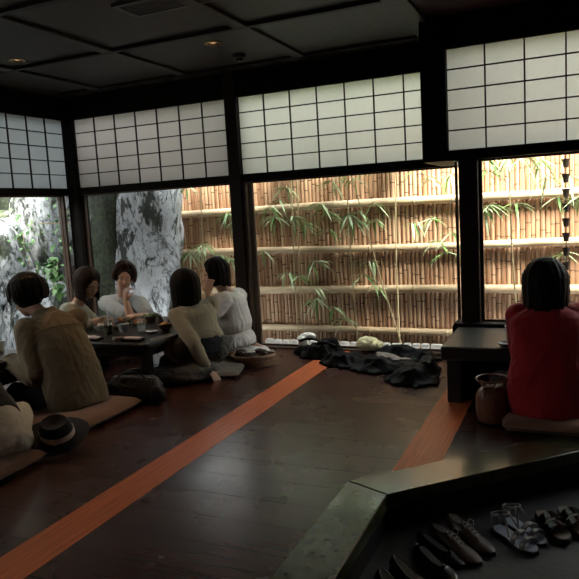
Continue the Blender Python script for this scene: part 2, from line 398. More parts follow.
# ====================================================================== room
WX, WY, RY = -4.769, 5.30, 4.65      # left wall, far wall, nearer lintel of the right bay
CZ = 2.50; KZ = 1.525; SZ0 = 1.595; SZ1 = 2.275
DZ = -0.18                            # stone floor of the shoe area
A = V((-.752, 2.60)); D45 = V((.7205, .6934)); B = A + D45 * 2.1; 
XR = 2.7; YB = -2.3
# raised floor: two slabs around the shoe area, boards along X
W = .215
nrm = V((-D45.y, D45.x))                                   # inward of the floor
IA = V((A.x - W, 0)); 
# inner corner of the border boards
tt = (IA.x - (A + nrm * W).x) / D45.x
IC = (A + nrm * W) + D45 * tt
IB = B + nrm * W
fl = MB()
fl.prism([(WX, YB), (IC.x, YB), (IC.x, IC.y), (IB.x, IB.y), (IB.x + 1.6, IB.y), (IB.x + 1.6, 5.42), (WX, 5.42)], -.06, 0)
o = struct(fl.build('floor', M['floor'], smooth=False))
k1 = MB(); k1.prism([(IC.x, YB), (A.x, YB), (A.x, A.y), (IC.x, IC.y)], -.06, .004)
struct(k1.build('trim_1', M['kamachi'], bevel=.006))
k2 = MB(); k2.prism([(A.x, A.y), (B.x, B.y), (IB.x, IB.y), (IC.x, IC.y)], -.06, .004)
struct(k2.build('trim_2', M['kamachi'], bevel=.006))
f1 = MB(); f1.box((A.x - .06, YB, DZ - .1), (A.x - .02, A.y + .03, -.03))
q = A + nrm * .03; q2 = A + nrm * .06; r = B + nrm * .03; r2 = B + nrm * .06
f1.prism([(q.x, q.y), (r.x, r.y), (r2.x, r2.y), (q2.x, q2.y)], DZ - .1, -.03)
f1.prism([(r.x, r.y), (XR, r.y), (XR, r.y + .03), (r.x, r.y + .03)], DZ - .1, -.06)
struct(f1.build('baseboard_step', M['fascia'], smooth=False))
f2 = MB(); f2.prism([(B.x, B.y), (XR, B.y), (XR, IB.y), (IB.x, IB.y)], -.06, .004)
struct(f2.build('trim_3', M['kamachi'], bevel=.006))
d = MB(); d.box((A.x - .05, YB, DZ - .06), (XR, 4.6, DZ))
struct(d.build('floor_stone', M['stone'], smooth=False))
# orange boards let into the floor
def inlay(n, x0, x1, y0, y1):
    m = MB(); m.box((x0, y0, -.05), (x1, y1, .0015)); struct(m.build(n, M['orange'], smooth=False))
inlay('trim_4', -2.008, -1.806, YB + .05, 5.40)
t1 = (-.80 - IC.x) / D45.x; t2 = (-.60 - IC.x) / D45.x
ob = MB(); ob.prism([(-.80, IC.y + D45.y * t1), (-.60, IC.y + D45.y * t2), (-.60, 5.25), (-.80, 5.25)], -.05, .0015)
struct(ob.build('trim_5', M['orange'], smooth=False))

# walls: frieze above the shoji, lintel below them
def wall(n, boxes, m=M['dark_wood'], bevel=0.):
    w = MB()
    for lo, hi in boxes: w.box(lo, hi)
    return struct(w.build(n, m, smooth=False, bevel=bevel))
wall('wall_far', [((WX - .12, WY - .02, SZ1), (-.98, WY + .12, CZ + .1)), ((WX - .12, WY - .03, KZ), (-.98, WY + .12, SZ0))])
wall('wall_far_return', [((-.98, RY - .06, KZ), (-.81, WY + .12, CZ + .1))])
wall('wall_far_bay', [((-.81, RY - .02, SZ1), (XR, RY + .12, CZ + .1)), ((-.81, RY - .03, KZ), (XR, RY + .12, SZ0)),
                      ((-.80, RY + .02, 0), (XR, RY + .14, .36)), ((-.80, RY - .03, .36), (XR, RY + .16, .385)), ((-.82, RY + .02, 0), (-.76, WY + .1, .36))])
wall('wall_left', [((WX - .12, YB, SZ1), (WX + .02, WY, CZ + .1)), ((WX - .12, YB, KZ), (WX + .03, WY, SZ0)),
                   ((WX - .12, YB, -.1), (WX + .02, 1.2, KZ))])
wall('wall_right', [((XR, YB - .1, DZ - .1), (XR + .1, 6.0, CZ + .1))], M['plaster'])
wall('wall_near', [((WX - .12, YB - .1, DZ - .1), (XR + .1, YB, CZ + .1))], M['plaster'])
wall('wall_left_dado', [((WX - .10, 1.2, 0), (WX + .02, 4.05, .42))], M['beige_plaster'])
# posts
def post(n, lo, hi, m=M['post_wood']):
    p = MB(); p.box(lo, hi); return struct(p.build(n, m, bevel=.006, smooth=False))
post('trim_6', (-2.888, WY - .05, 0), (-2.768, WY + .11, CZ), M['post_wood'])
post('trim_7', (-4.775, WY - .05, 0), (-4.652, WY + .11, CZ), M['dark_wood'])
post('trim_8', (-.752, RY + .02, .385), (-.622, RY + .15, KZ), M['post_wood'])
post('trim_9', (WX - .11, 3.0, 0), (WX + .03, 3.12, CZ), M['dark_wood'])
# sill track along the far windows
s = MB(); s.box((WX, WY - .04, 0), (-.80, WY + .1, .012)); struct(s.build('trim_10', M['frame_wood'], smooth=False))

# ceiling: border, four boards per bay, battens
c = MB(); c.box((WX, YB, CZ), (-.95, WY, CZ + .1)); c.box((-.95, YB, CZ), (XR, RY, CZ + .1)); 
struct(c.build('ceiling', M['ceil'], smooth=False))
nb = 11
def trim(n, boxes, m):
    w = MB()
    for lo, hi in boxes: w.box(lo, hi)
    struct(w.build(n, m, bevel=.004, smooth=False))
bx = [(-4.20, -4.10), (-3.215, -3.12), (-2.11, -2.01)]
trim('trim_%d' % nb, [((x0, YB, CZ - .022), (x1, WY - .21, CZ)) for x0, x1 in bx], M['batten']); nb += 1
by = [(WY - .255, WY - .21), (4.03, 4.075), (2.95, 3.0), (1.85, 1.9), (.75, .8), (-.3, -.25), (-1.4, -1.35)]
trim('trim_%d' % nb, [((WX + .2, y0, CZ - .024), (-1.07, y1, CZ)) for y0, y1 in by], M['lattice']); nb += 1
trim('trim_%d' % nb, [((-1.075, YB, CZ - .035), (-.93, WY, CZ))], M['batten']); nb += 1
trim('trim_%d' % nb, [((-.93, YB, CZ - .012), (XR, RY - .03, CZ))], M['ceil_red']); nb += 1
trim('trim_%d' % nb, [((-4.57 + .285 * i, WY - .215, CZ - .012), (-4.562 + .285 * i, WY - .02, CZ)) for i in range(13)], M['lattice']); nb += 1
# roof slab above the house, unseen; eave depths set to shape the light
rf = MB(); rf.box((WX - .55, YB - .2, CZ + .14), (-.9, 5.62, CZ + .24)); rf.box((-.9, YB - .2, CZ + .14), (XR + .2, 5.05, CZ + .24)); struct(rf.build('wall_roof', M['dark_wood'], smooth=False))

# ------------------------------------------------------------ shoji transoms
def shoji(p0, ux, ncell, last, label, cell=.25, face=V((0, -1, 0)), paper='paper'):
    "screen starting at p0, running along ux: paper behind a dark lattice"
    ux = V(ux); n = V(face); z0, z1 = SZ0, SZ1
    wid = cell * ncell + last
    root = empty('shoji_screen', (p0[0], p0[1], z0), label, 'shoji screen', 'transom shoji screens')
    def bar(mb, a0, a1, b0, b1, d0, d1):
        P0 = V((p0[0], p0[1], 0))
        vs = []
        for a in (a0, a1):
            for dd in (d0, d1):
                for b in (b0, b1):
                    q = P0 + ux * a + n * dd; vs.append((q.x, q.y, b))
        mb.add(vs, [(0, 1, 3, 2), (4, 6, 7, 5), (0, 4, 5, 1), (2, 3, 7, 6), (0, 2, 6, 4), (1, 5, 7, 3)])
    p = MB(); bar(p, 0, wid, z0, z1, -.012, -.010); p.build('paper', M[paper], root, smooth=False)
    l = MB()
    for i in range(1, ncell + (1 if last > .02 else 0)): bar(l, cell * i - .005, cell * i + .005, z0, z1, -.010, .004)
    for j in range(1, 5):
        z = z0 + (z1 - z0) * j / 5; bar(l, 0, wid, z - .0045, z + .0045, -.010, .002)
    l.build('lattice', M['lattice'], root, smooth=False)
    f = MB(); t = .022
    bar(f, -t, 0, z0 - t, z1 + t, -.016, .010); bar(f, wid, wid + t, z0 - t, z1 + t, -.016, .010)
    bar(f, 0, wid, z0 - t, z0, -.016, .010); bar(f, 0, wid, z1, z1 + t, -.016, .010)
    f.build('frame', M['lattice'], root, smooth=False)
shoji((-4.650, WY), (1, 0, 0), 7, .015, 'seven column shoji transom left of the central post, above the rock window', paper='paper_shaded')
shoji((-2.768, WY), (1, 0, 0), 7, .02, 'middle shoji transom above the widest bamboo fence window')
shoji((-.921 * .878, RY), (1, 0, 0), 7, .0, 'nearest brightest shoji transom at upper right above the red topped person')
shoji((WX, WY - .045), (0, -1, 0), 6, .0, 'shoji transom on the left wall, beside the room corner', .2355, V((1, 0, 0)), 'paper_shaded_cool')
shoji((WX, WY - .045 - 1.46), (0, -1, 0), 6, .0, 'shoji transom on the left wall, further from the room corner', .2355, V((1, 0, 0)), 'paper_shaded_cool')
shoji((WX, WY - .045 - 2.92), (0, -1, 0), 5, .0, 'shoji transom on the left wall, nearest the entrance', .2355, V((1, 0, 0)), 'paper_shaded_cool')

# ------------------------------------------------------------------ windows
def window(n, p0, p1, z0, z1, sashes, fw=.03, dep=.03):
    "sliding glass sashes between p0 and p1; sashes = list of (t0, t1, offset)"
    p0 = V((*p0, 0)); p1 = V((*p1, 0)); u = (p1 - p0); Lg = u.length; u.normalize(); nn = V((-u.y, u.x, 0))
    root = bpy.data.objects.new(n, None); COL.objects.link(root); root.location = p0; root['kind'] = 'structure'
    for t0, t1, off in sashes:
        fr = MB(); gl = MB()
        def bar(mb, a0, a1, b0, b1, d0, d1):
            vs = []
            for a in (a0, a1):
                for dd in (d0, d1):
                    for b in (b0, b1):
                        q = p0 + u * a + nn * (dd + off); vs.append((q.x, q.y, b))
            mb.add(vs, [(0, 1, 3, 2), (4, 6, 7, 5), (0, 4, 5, 1), (2, 3, 7, 6), (0, 2, 6, 4), (1, 5, 7, 3)])
        a0, a1 = t0 * Lg, t1 * Lg; h = dep / 2
        bar(fr, a0, a0 + fw, z0, z1, -h, h); bar(fr, a1 - fw, a1, z0, z1, -h, h)
        bar(fr, a0 + fw, a1 - fw, z0, z0 + .014, -h, h); bar(fr, a0 + fw, a1 - fw, z1 - .014, z1, -h, h)
        bar(gl, a0 + fw, a1 - fw, z0 + .014, z1 - .014, -.003, .003)
        s = fr.build('sash', M['frame_wood'], root, smooth=False)
        gl.build('pane', M['glass'], s, smooth=False)
window('window_1', (-4.652, WY + .03), (-2.888, WY + .03), .012, KZ, [(0, 1, 0)])
window('window_2', (-2.768, WY + .03), (-.80, WY + .03), .012, KZ, [(.0, .05, -.04), (.012, .999, .02)])
window('window_3', (-.622, RY + .09), (XR, RY + .09), .385, KZ, [(0, .5, 0), (.5, 1, 0)], .022)
window('window_4', (WX - .03, WY - .06), (WX - .03, 4.05), .012, KZ, [(.0, .055, -.03), (.03, 1, .01)])
window('window_5', (WX - .03, 3.0), (WX - .03, 1.2), .42, KZ, [(0, .5, 0), (.5, 1, .03)])
window('window_6', (-.79, RY + .16), (-.79, WY + .05), .36, KZ, [(0, 1, 0)], .012, .02)
window('window_7', (WX - .03, 4.05), (WX - .03, 3.12), .42, KZ, [(0, 1, 0)])

# --------------------------------------------------------- ceiling fittings
def downlight(x, y, label, grp, power):
    r = empty('ceiling_downlight', (x, y, CZ), label, 'ceiling light', grp)
    m = MB(); m.lathe([(.062, 0), (.062, -.006), (.045, -.008), (.043, .0), (.036, .05), (.034, .05)], (x, y, CZ), 24, close=False); m.build('trim_ring', M['brass'], r)
    b = MB(); b.lathe([(.0005, .0), (.020, .0), (.024, .012), (.018, .03), (.0005, .034)], (x, y, CZ), 16); b.build('bulb', M['glow'], r)
    ld = bpy.data.lights.new('downlight_lamp', 'SPOT'); ld.energy = power; ld.color = (1, .62, .34); ld.spot_size = 1.9; ld.spot_blend = .7; ld.shadow_soft_size = .03
    lo = bpy.data.objects.new('downlight_lamp', ld); COL.objects.link(lo); lo.location = (x, y, CZ - .02); adopt(lo, r); lo.location = (x, y, CZ - .02)
M['glow'] = glow_mat('lamp_glow', (1, .55, .25), 2.0)
LP = 4.0
p = onz(17, 60, CZ); downlight(p.x, p.y, 'small brass ceiling downlight at far left, near the left wall shoji', 'ceiling downlights', 48)
p = onz(213, 43, CZ); downlight(p.x, p.y, 'small brass ceiling downlight beside the dark smoke detector', 'ceiling downlights', 1.0)
downlight(-3.2, 1.0, 'added fill downlight, unseen, nearer the entrance, left', 'ceiling downlights', 3.0)  # unseen lamp added as warm fill from the entrance side
downlight(-.2, 3.0, 'added fill downlight, unseen, over the step by the shoes', 'ceiling downlights', 1.6)  # another unseen lamp added as warm fill
p = onz(239, 55, CZ); sd = empty('smoke_detector', (p.x, p.y, CZ), 'dark round smoke detector on the ceiling right of a downlight', 'smoke detector')
m = MB(); m.lathe([(.001, 0), (.055, 0), (.055, -.02), (.045, -.03), (.001, -.03)], (p.x, p.y, CZ)); m.build('base', M['grey_plastic'], sd)
m = MB(); m.lathe([(.001, 0), (.032, 0), (.03, -.018), (.001, -.022)], (p.x, p.y, CZ - .03)); m.build('sensor', M['leather'], sd)
# dark grille at the top edge of the photograph
vx, vy = .42, -.27
v0 = empty('ceiling_vent', (-2.55 + vx, 3.55 + vy, CZ), 'dark slatted air vent in the ceiling at the top edge', 'ceiling vent')
m = MB(); 
for lo, hi in (((-2.9, 3.50, CZ - .02), (-2.25, 3.53, CZ)), ((-2.9, 3.72, CZ - .02), (-2.25, 3.75, CZ)), ((-2.9, 3.53, CZ - .02), (-2.87, 3.72, CZ)), ((-2.28, 3.53, CZ - .02), (-2.25, 3.72, CZ))): m.box((lo[0] + vx, lo[1] + vy, lo[2]), (hi[0] + vx, hi[1] + vy, hi[2]))
m.build('frame', M['grey_plastic'], v0, smooth=False)
for i in range(6):
    m = MB(); y = 3.55 + .03 * i; m.box((-2.87 + vx, y + vy, CZ - .016), (-2.28 + vx, y + vy + .012, CZ)); m.build('slat', M['grey_plastic'], v0, smooth=False)
# ============================================================ garden outside
GZ = -.32
g = MB(); g.box((-8, 5.46, GZ - .1), (3.5, 9, GZ)); g.box((-8, -2, GZ - .1), (WX - .12, 5.46, GZ)); struct(g.build('floor_garden', M['soil'], smooth=False))
FY = 6.30; FX0, FX1 = -5.6, 2.6
fence = empty('bamboo_fence', (-1.5, FY, GZ), 'tall brown bamboo pole fence with pale horizontal rails beyond the windows', 'fence')
pm = MB(); x = FX0
rr = random.Random(3)
while x < FX1:
    rad = rr.uniform(.0185, .024); x += rad
    top = 1.66 + rr.uniform(-.01, .01); y = FY + rr.uniform(-.004, .004)
    pts = []; rads = []; z = GZ + rr.uniform(.02, .25); nodes = []
    zz = [GZ]
    while z < top - .05: zz.append(z); nodes.append(z); z += rr.uniform(.2, .33)
    pm.tube([(x, y, GZ), (x, y, top)], rad, 8, 0)
    for q in nodes: pm.tube([(x, y, q - .006), (x, y, q - .002), (x, y, q + .003), (x, y, q + .006)], [rad * .98, rad * 1.06, rad * 1.06, rad * .98], 8, 1)
    x += rad + .0008
pm.build('pole_panel', [M['bamboo'], M['node']], fence)
bk = MB(); bk.box((FX0, FY + .03, GZ), (FX1, FY + .05, 1.64)); bk.build('light_block_board', M['light_block'], fence, smooth=False)  # board added behind the poles to stop light leaking through
for z, rd in ((1.272, .041), (.832, .038), (.415, .041), (-.001, .035)):
    m = MB(); xs = [FX0 + i * .1 for i in range(int((FX1 - FX0) / .1) + 1)]; nxt = -5.3
    pts = []; rd_ = []
    for xx in xs: pts.append((xx, FY - .07 + .004 * math.sin(xx * 3), z + .006 * math.sin(xx * 1.7 + z * 9))); rd_.append(rd * (1 + .05 * math.sin(xx * .9)))
    m.tube(pts, rd_, 14)
    while nxt < FX1:
        c = V((nxt, FY - .07, z + .006 * math.sin(nxt * 1.7 + z * 9))); m.tube([c - V((.01, 0, 0)), c - V((.004, 0, 0)), c + V((.004, 0, 0)), c + V((.01, 0, 0))], [rd, rd * 1.07, rd * 1.07, rd], 14, 0); nxt += rr.uniform(.35, .5)
    m.build('rail', M['rail'], fence)
wall('wall_sky_block', [((-7.6, -3, GZ), (-7.5, 8.2, 2.5)), ((-7.5, -3, GZ), (WX - .12, -2.9, 2.5)), ((-7.6, 8.1, GZ), (FX0, 8.2, 2.2))], M['plaster'])  # wall added to block sky reflected in the window panes
# pale edging stones outside the threshold
xs = -2.74; i = 0
names = []
while xs < -.86:
    wd = rr.uniform(.075, .12)
    m = MB(); c = V((xs + wd / 2, 5.505, .0)); m.box((xs + .006, 5.475, -.05), (xs + wd - .006, 5.535, .034 + rr.uniform(-.006, .006)))
    o = m.build('edging_stone', M['white_stone'], None, bevel=.012, smooth=False, org=(c.x, c.y, -.05))
    tag(o, 'pale rectangular edging stone in the row along the far window threshold', 'stone', 'edging stones along the threshold'); xs += wd
bd = MB(); bd.box((-2.8, 5.46, GZ), (-.8, 5.56, -.05)); struct(bd.build('trim_20', M['stone'], smooth=False))

# --------------------------------------------------------------- rocks
def rock(c, r, mat_, label, seed, tilt=(0, 0, 0), lev=6, rough=.22, cat='boulder', fmul=1.6, grp=None):
    bm = bmesh.new(); bmesh.ops.create_icosphere(bm, subdivisions=lev, radius=1)
    R = Euler(tilt).to_matrix(); c = V(c); sd = V((seed * 3.1, seed * 1.7, seed * .9))
    for v in bm.verts:
        n = v.co.normalized()
        # blocky: superellipsoid then facets and cracks
        k = (abs(n.x) ** 3.2 + abs(n.y) ** 3.2 + abs(n.z) ** 3.2) ** (-1 / 3.2)
        p = n * k
        q = V((p.x * r[0], p.y * r[1], p.z * r[2] * .55)) * fmul + sd
        dv, _ = noise.voronoi(q * 1.5)
        crack = min(1, (dv[1] - dv[0]) * 2.2)
        h = noise.noise(q * .9) * .8 + noise.noise(q * 2.3) * .35 + noise.noise(q * 6) * .14 + noise.noise(q * 14) * .06 - (1 - crack) * .42
        p = p * (1 + rough * h)
        v.co = R @ V((p.x * r[0], p.y * r[1], p.z * r[2]))
    me = bpy.data.meshes.new('boulder'); bm.to_mesh(me); bm.free()
    for p in me.polygons: p.use_smooth = True
    me.set_sharp_from_angle(angle=math.radians(35))
    me.materials.append(mat_); o = bpy.data.objects.new('boulder', me); COL.objects.link(o); o.location = c
    return tag(o, label, cat, grp)
RP = rock_mat('pale_grey_rock', (.74, .76, .82), (.05, .055, .05), (.055, .062, .03), .12, 2.4, .7, 1.7, .435)
RM = rock_mat('mossy_rock', (.16, .175, .155), (.018, .022, .016), (.04, .058, .02), .62, 3.0, .1, 3.)
RL = rock_mat('speckled_rock', (.46, .485, .51), (.04, .045, .045), (.045, .06, .03), .32, 4.0, .3, 7.)
rock((-4.345, 5.90, .78), (.385, .20, 1.33), RP, 'tall pale grey cracked boulder standing before the bamboo fence', 1.0, (0, .07, .1), 6, .36)
rock((-4.86, 5.86, .75), (.28, .22, 1.38), RM, 'dark mossy boulder just right of the corner post', 2.0, (0, .05, 0), 6, .2)
rock((-5.55, 5.55, .15), (.42, .40, .62), RL, 'low speckled rock near the window left of the corner post', 3.3, (0, .2, .3))
rock((-5.80, 6.15, 1.25), (.48, .42, .72), RL, 'pale upper rock of the bank left of the corner post', 4.1, (.1, .25, 0))
rock((-6.05, 5.30, .85), (.40, .42, .55), RL, 'middle grey rock of the bank at far left', 5.2, (0, -.3, .2))
rock((-6.05, 4.70, .10), (.45, .5, .58), RL, 'low grey rock at the left edge behind the khaki shirted person', 6.4, (0, .1, .5))
rock((-6.65, 5.1, 1.6), (.5, .7, .70), RM, 'dark mossy rock high at the left edge of the bank', 7.7, (0, .2, .5))
rock((-6.5, 6.2, .5), (.7, .6, .9), RM, 'dark mossy rock deep in the gap of the bank', 8.7, (0, .2, .5))
rock((-7.0, 5.7, 1.6), (.4, 1.2, 1.0), RM, 'large dark rock at the back of the bank behind the others', 10.7, (0, .1, .1))
rock((-6.5, 4.1, .7), (.5, .6, 1.1), RL, 'tall speckled rock at the left end of the bank', 9.7, (0, .1, .2))
# ------------------------------------------------------------ leaves, plants
def leaf(mb, p, d, L, w, droop, up=V((0, 0, 1)), mi=0):
    d = V(d).normalized(); s = d.cross(up); s = s.normalized() if s.length > 1e-4 else V((1, 0, 0)); n = s.cross(d)
    prof = [(0, .06), (.18, .75), (.4, 1.), (.7, .62), (1, .02)]; vs = []
    for t, q in prof:
        c = p + d * L * t + V((0, 0, -1)) * droop * L * t * t
        vs += [c - s * w * q * .5 + n * w * .12 * q, c, c + s * w * q * .5 + n * w * .12 * q]
    fs = []
    for i in range(4):
        a = i * 3; fs += [(a, a + 1, a + 4, a + 3), (a + 1, a + 2, a + 5, a + 4)]
    mb.add(vs, fs, mi)
def spray(mb, tw, p, rnd, n=9, L=.16, dirx=0., drop=.35):
    "drooping fan of bamboo leaves on a thin twig"
    p = V(p); 
    tip = p + V((dirx * .12, rnd.uniform(-.06, .03), rnd.uniform(-.01, .04)))
    tw.tube([p, (p + tip) / 2 + V((0, 0, .015)), tip], [.0025, .002, .0012], 5)
    for i in range(n):
        a = rnd.uniform(-1.5, 1.5)
        dd = V((math.sin(a) * 1.15 + dirx * .8, rnd.uniform(-.5, .3), -rnd.uniform(.05, .75) + .15 * math.cos(a)))
        b = p.lerp(tip, rnd.uniform(.3, 1.))
        leaf(mb, b, dd, L * rnd.uniform(.75, 1.35), rnd.uniform(.018, .027), drop * rnd.uniform(.4, 1.3))
def bamboo_plant(label, culms, sprays, seed, L=.16, crown=True, rad=.0075):
    rnd = random.Random(seed)
    b0 = V(culms[0][0]); r = empty('bamboo_plant', (b0.x, b0.y, GZ), label, 'bamboo plant', 'thin bamboo plants before the fence')
    fo = MB(); tw = MB()
    for a, b in culms:
        c = MB(); a = V(a); b = V(b); n = 9
        pts = [a.lerp(b, i / n) + V((.006 * math.sin(i * 1.3), .004 * math.cos(i * 1.7), 0)) for i in range(n + 1)]
        c.tube(pts, [rad * (1 - .35 * i / n) for i in range(n + 1)], 8)
        for i in range(1, n): c.tube([pts[i] - V((0, 0, .004)), pts[i], pts[i] + V((0, 0, .004))], [rad * .9, rad * 1.25, rad * .9], 8)
        c.build('culm', M['culm'], r)
        if crown:
            for k in range(7):
                p = a.lerp(b, .80 + .2 * rnd.random()); spray(fo, tw, p, rnd, 12, L * 1.15, rnd.uniform(-1, 1))
    for p, n, dx in sprays: spray(fo, tw, p, rnd, int(n * 1.6) + 1, L, dx)
    k = len(fo.v); fo.add(tw.v, tw.f, 1); fo.build('foliage', [M['leaf'], M['culm']], r, auto=False)
def A6(px, py, y=6.0): return at(px, py, y)
def stalk(p0, p1, y=6.0, zt=2.3):
    "a culm through two photo points, from the soil to above the lintel"
    a = A6(*p0, y); b = A6(*p1, y); d = (b - a) / (b.z - a.z)
    return (a + d * (GZ - a.z), a + d * (zt - a.z))
bamboo_plant('pair of thin upright bamboo stems at the left of the widest fence window', [stalk((303, 345), (297, 190), 6.05), stalk((298, 345), (291, 185), 6.0)],
             [(A6(287, 188), 9, -.2), (A6(283, 200), 5, -.3), (A6(292, 218), 14, .1), (A6(280, 219), 10, -.5), (A6(300, 226), 6, .6), (A6(292, 272), 7, -.7), (A6(298, 276), 4, .2), (A6(309, 262), 8, .8), (A6(266, 252), 6, -.4), (A6(268, 210, 5.9), 5, .2)], 11)
bamboo_plant('slender bamboo stem rising mid window behind the white topped pale bundle', [stalk((357, 345), (346, 180), 6.05)],
             [(A6(336, 180), 10, -.6), (A6(348, 178), 4, .5), (A6(325, 204), 8, -.6), (A6(331, 213), 6, -.3), (A6(348, 216), 13, .1), (A6(352, 224), 8, .5), (A6(332, 230), 6, -.4), (A6(318, 300), 9, -.2), (A6(332, 308), 7, .4), (A6(340, 318), 8, .4), (A6(322, 288), 4, -.6)], 12)
bamboo_plant('leaning bamboo stem slanting down to the right in front of the fence', [stalk((401, 345), (352, 180), 5.98, 2.0)],
             [(A6(368, 222), 8, .6), (A6(362, 212), 5, -.5), (A6(377, 262), 6, -.9), (A6(364, 276), 9, .1), (A6(374, 286), 4, .2), (A6(372, 204), 3, .4)], 13)
bamboo_plant('thin bamboo stem with leaves near the right side of the widest window', [stalk((399, 345), (395, 190), 6.1)],
             [(A6(425, 219), 9, .9), (A6(420, 222), 6, -.6), (A6(447, 236), 9, .4), (A6(440, 240), 5, -.3), (A6(447, 176), 8, .4), (A6(436, 178), 5, -.6), (A6(445, 252), 6, .3), (A6(410, 170), 4, .5)], 14)
bamboo_plant('pale thin bamboo stem in the rock window, left of the central post', [stalk((206, 300), (200, 192), 5.95)],
             [(A6(226, 214), 12, .4), (A6(232, 222), 8, .4), (A6(206, 248), 9, -.8), (A6(194, 252), 8, -.6), (A6(216, 255), 9, .5), (A6(228, 258), 8, .6), (A6(199, 245), 7, .5), (A6(186, 190), 4, .3)], 15)
bamboo_plant('leafy bamboo stem in the bright right window beside the post', [stalk((517, 320), (508, 170), 5.75)],
             [(A6(492, 160, 5.8), 12, -.5), (A6(488, 172, 5.8), 10, -.2), (A6(508, 158, 5.75), 14, .1), (A6(520, 158, 5.7), 10, .5), (A6(535, 160, 5.75), 8, .6), (A6(497, 204, 5.7), 12, -.5), (A6(487, 212, 5.7), 9, -.3), (A6(508, 205, 5.75), 8, .7), (A6(550, 200, 5.8), 8, .6), (A6(572, 200, 5.8), 9, .5), (A6(545, 178, 5.8), 6, .3), (A6(566, 178, 5.9), 7, .2), (A6(562, 255, 5.9), 6, .2)], 16, .17)
# taller bamboo beyond the fence top, its foliage shines in the polished floor
for k, (x, y) in enumerate(((-3.3, 6.75), (-2.2, 6.8), (-1.35, 6.7), (-.6, 6.8), (.2, 6.75), (1.2, 6.8))):
    rnd = random.Random(40 + k)
    r = empty('bamboo_plant', (x, y, GZ), 'tall bamboo clump rising behind the fence top', 'bamboo plant', 'bamboo clumps behind the fence')
    fo = MB(); tw = MB(); cu = MB()
    cu.tube([(x, y, GZ), (x + .05, y, 3.2)], [.014, .007], 8)
    for j in range(11): spray(fo, tw, (x + rnd.uniform(-.5, .5), y + rnd.uniform(-.3, .25), rnd.uniform(1.8, 3.0)), rnd, 11, .24, rnd.uniform(-1, 1))
    fo.add(tw.v, tw.f, 1); cu.build('culm', M['culm'], r); fo.build('foliage', [M['leaf'], M['culm']], r, auto=False)
rnd = random.Random(77); hg = MB()
for i in range(5200):
    q = V((rnd.uniform(-3.6, 1.6), rnd.uniform(6.42, 6.85), rnd.uniform(1.45, 2.12) + .08 * math.sin(i)))
    if q.x < -2.6 and rnd.random() < .3: continue
    leaf(hg, q, V((rnd.uniform(-1, 1), rnd.uniform(-1, .4), rnd.uniform(-.6, .6))), rnd.uniform(.08, .13), rnd.uniform(.035, .05), .3)
hb = MB()
for i in range(14):
    x = -3.4 + i * .37; hb.tube([(x, 6.65, GZ), (x + .05, 6.62, 1.3), (x - .03, 6.66, 2.0)], [.02, .014, .006], 6)
he_ = empty('hedge', (-1.0, 6.65, GZ), 'dense green hedge showing its crown above the bamboo fence', 'hedge')
hb.build('stems', M['culm'], he_)['kind'] = 'stuff'; hg.build('foliage', M['hedge_leaf'], he_, auto=False)
# ivy on the rocks in the left window
def ivy(label, spots, seed, size=.05):
    rnd = random.Random(seed); b = V(spots[0][0]); r = empty('ivy_plant', (b.x, b.y, b.z - .1), label, 'ivy', None)
    fo = MB(); st = MB()
    for p, rad, n in spots:
        p = V(p)
        for i in range(n):
            q = p + V((rnd.gauss(0, rad), rnd.gauss(0, rad * .5), rnd.gauss(0, rad)))
            dd = V((rnd.uniform(-.4, 1), rnd.uniform(-1, .3), rnd.uniform(-.9, .2)))
            leaf(fo, q, dd, size * rnd.uniform(.7, 1.4), size * rnd.uniform(.6, 1.), .3)
        st.tube([p + V((0, .02, -rad)), p + V((rad * .4, 0, 0)), p + V((0, .02, rad))], .004, 6)
    fo.add(st.v, st.f, 1); fo.build('foliage', [M['ivy'], M['culm']], r, auto=False)
def AX(px, py, x): 
    d = ray(px, py); return V((0, 0, CAM_Z)) + d * (x / d.x)
ivy('bright green ivy leaves low beside the corner post', [(AX(56, 268, -5.05), .05, 18), (AX(60, 285, -5.0), .06, 22), (AX(50, 262, -5.15), .04, 10), (AX(62, 245, -5.1), .04, 9)], 3, .085)
ivy('small green ivy high on the bank beside the corner post', [(AX(56, 206, -5.5), .09, 26), (AX(48, 200, -5.6), .07, 18), (AX(60, 230, -5.4), .06, 14)], 4, .05)
ivy('ivy trailing in the rock gap at the left', [(AX(22, 240, -5.55), .07, 14), (AX(30, 225, -5.7), .08, 9), (AX(18, 215, -5.8), .09, 8), (AX(28, 262, -5.4), .06, 8), (AX(36, 270, -5.3), .05, 7)], 5, .05)
# a thin cane lying across the bank
m = MB(); m.tube([AX(40, 223.5, -5.4), AX(72, 223, -5.3)], .006, 8); o = m.build('bamboo_cane', M['rail'], None); tag(o, 'thin pale cane lying level across the rocks left of the corner post', 'cane')
# rain chain of cups under the eave
rcx = at(566, 200, 5.72)
rc = empty('rain_chain', (rcx.x, rcx.y, 1.9), 'dark rain chain of small cups hanging in the right window', 'rain chain')
m = MB(); m.tube([(rcx.x, rcx.y, 2.62), (rcx.x, rcx.y, .0)], .004, 6); m.build('chain', M['copper'], rc)
z = at(566, 162, 5.72).z; dz = .118
for i in range(-4, 12):
    m = MB(); zz = z - i * dz
    m.lathe([(.006, -.045), (.020, -.043), (.024, -.01), (.034, .025), (.031, .025), (.021, -.008), (.006, -.035)], (rcx.x, rcx.y, zz), 14); m.build('cup', M['copper'], rc)
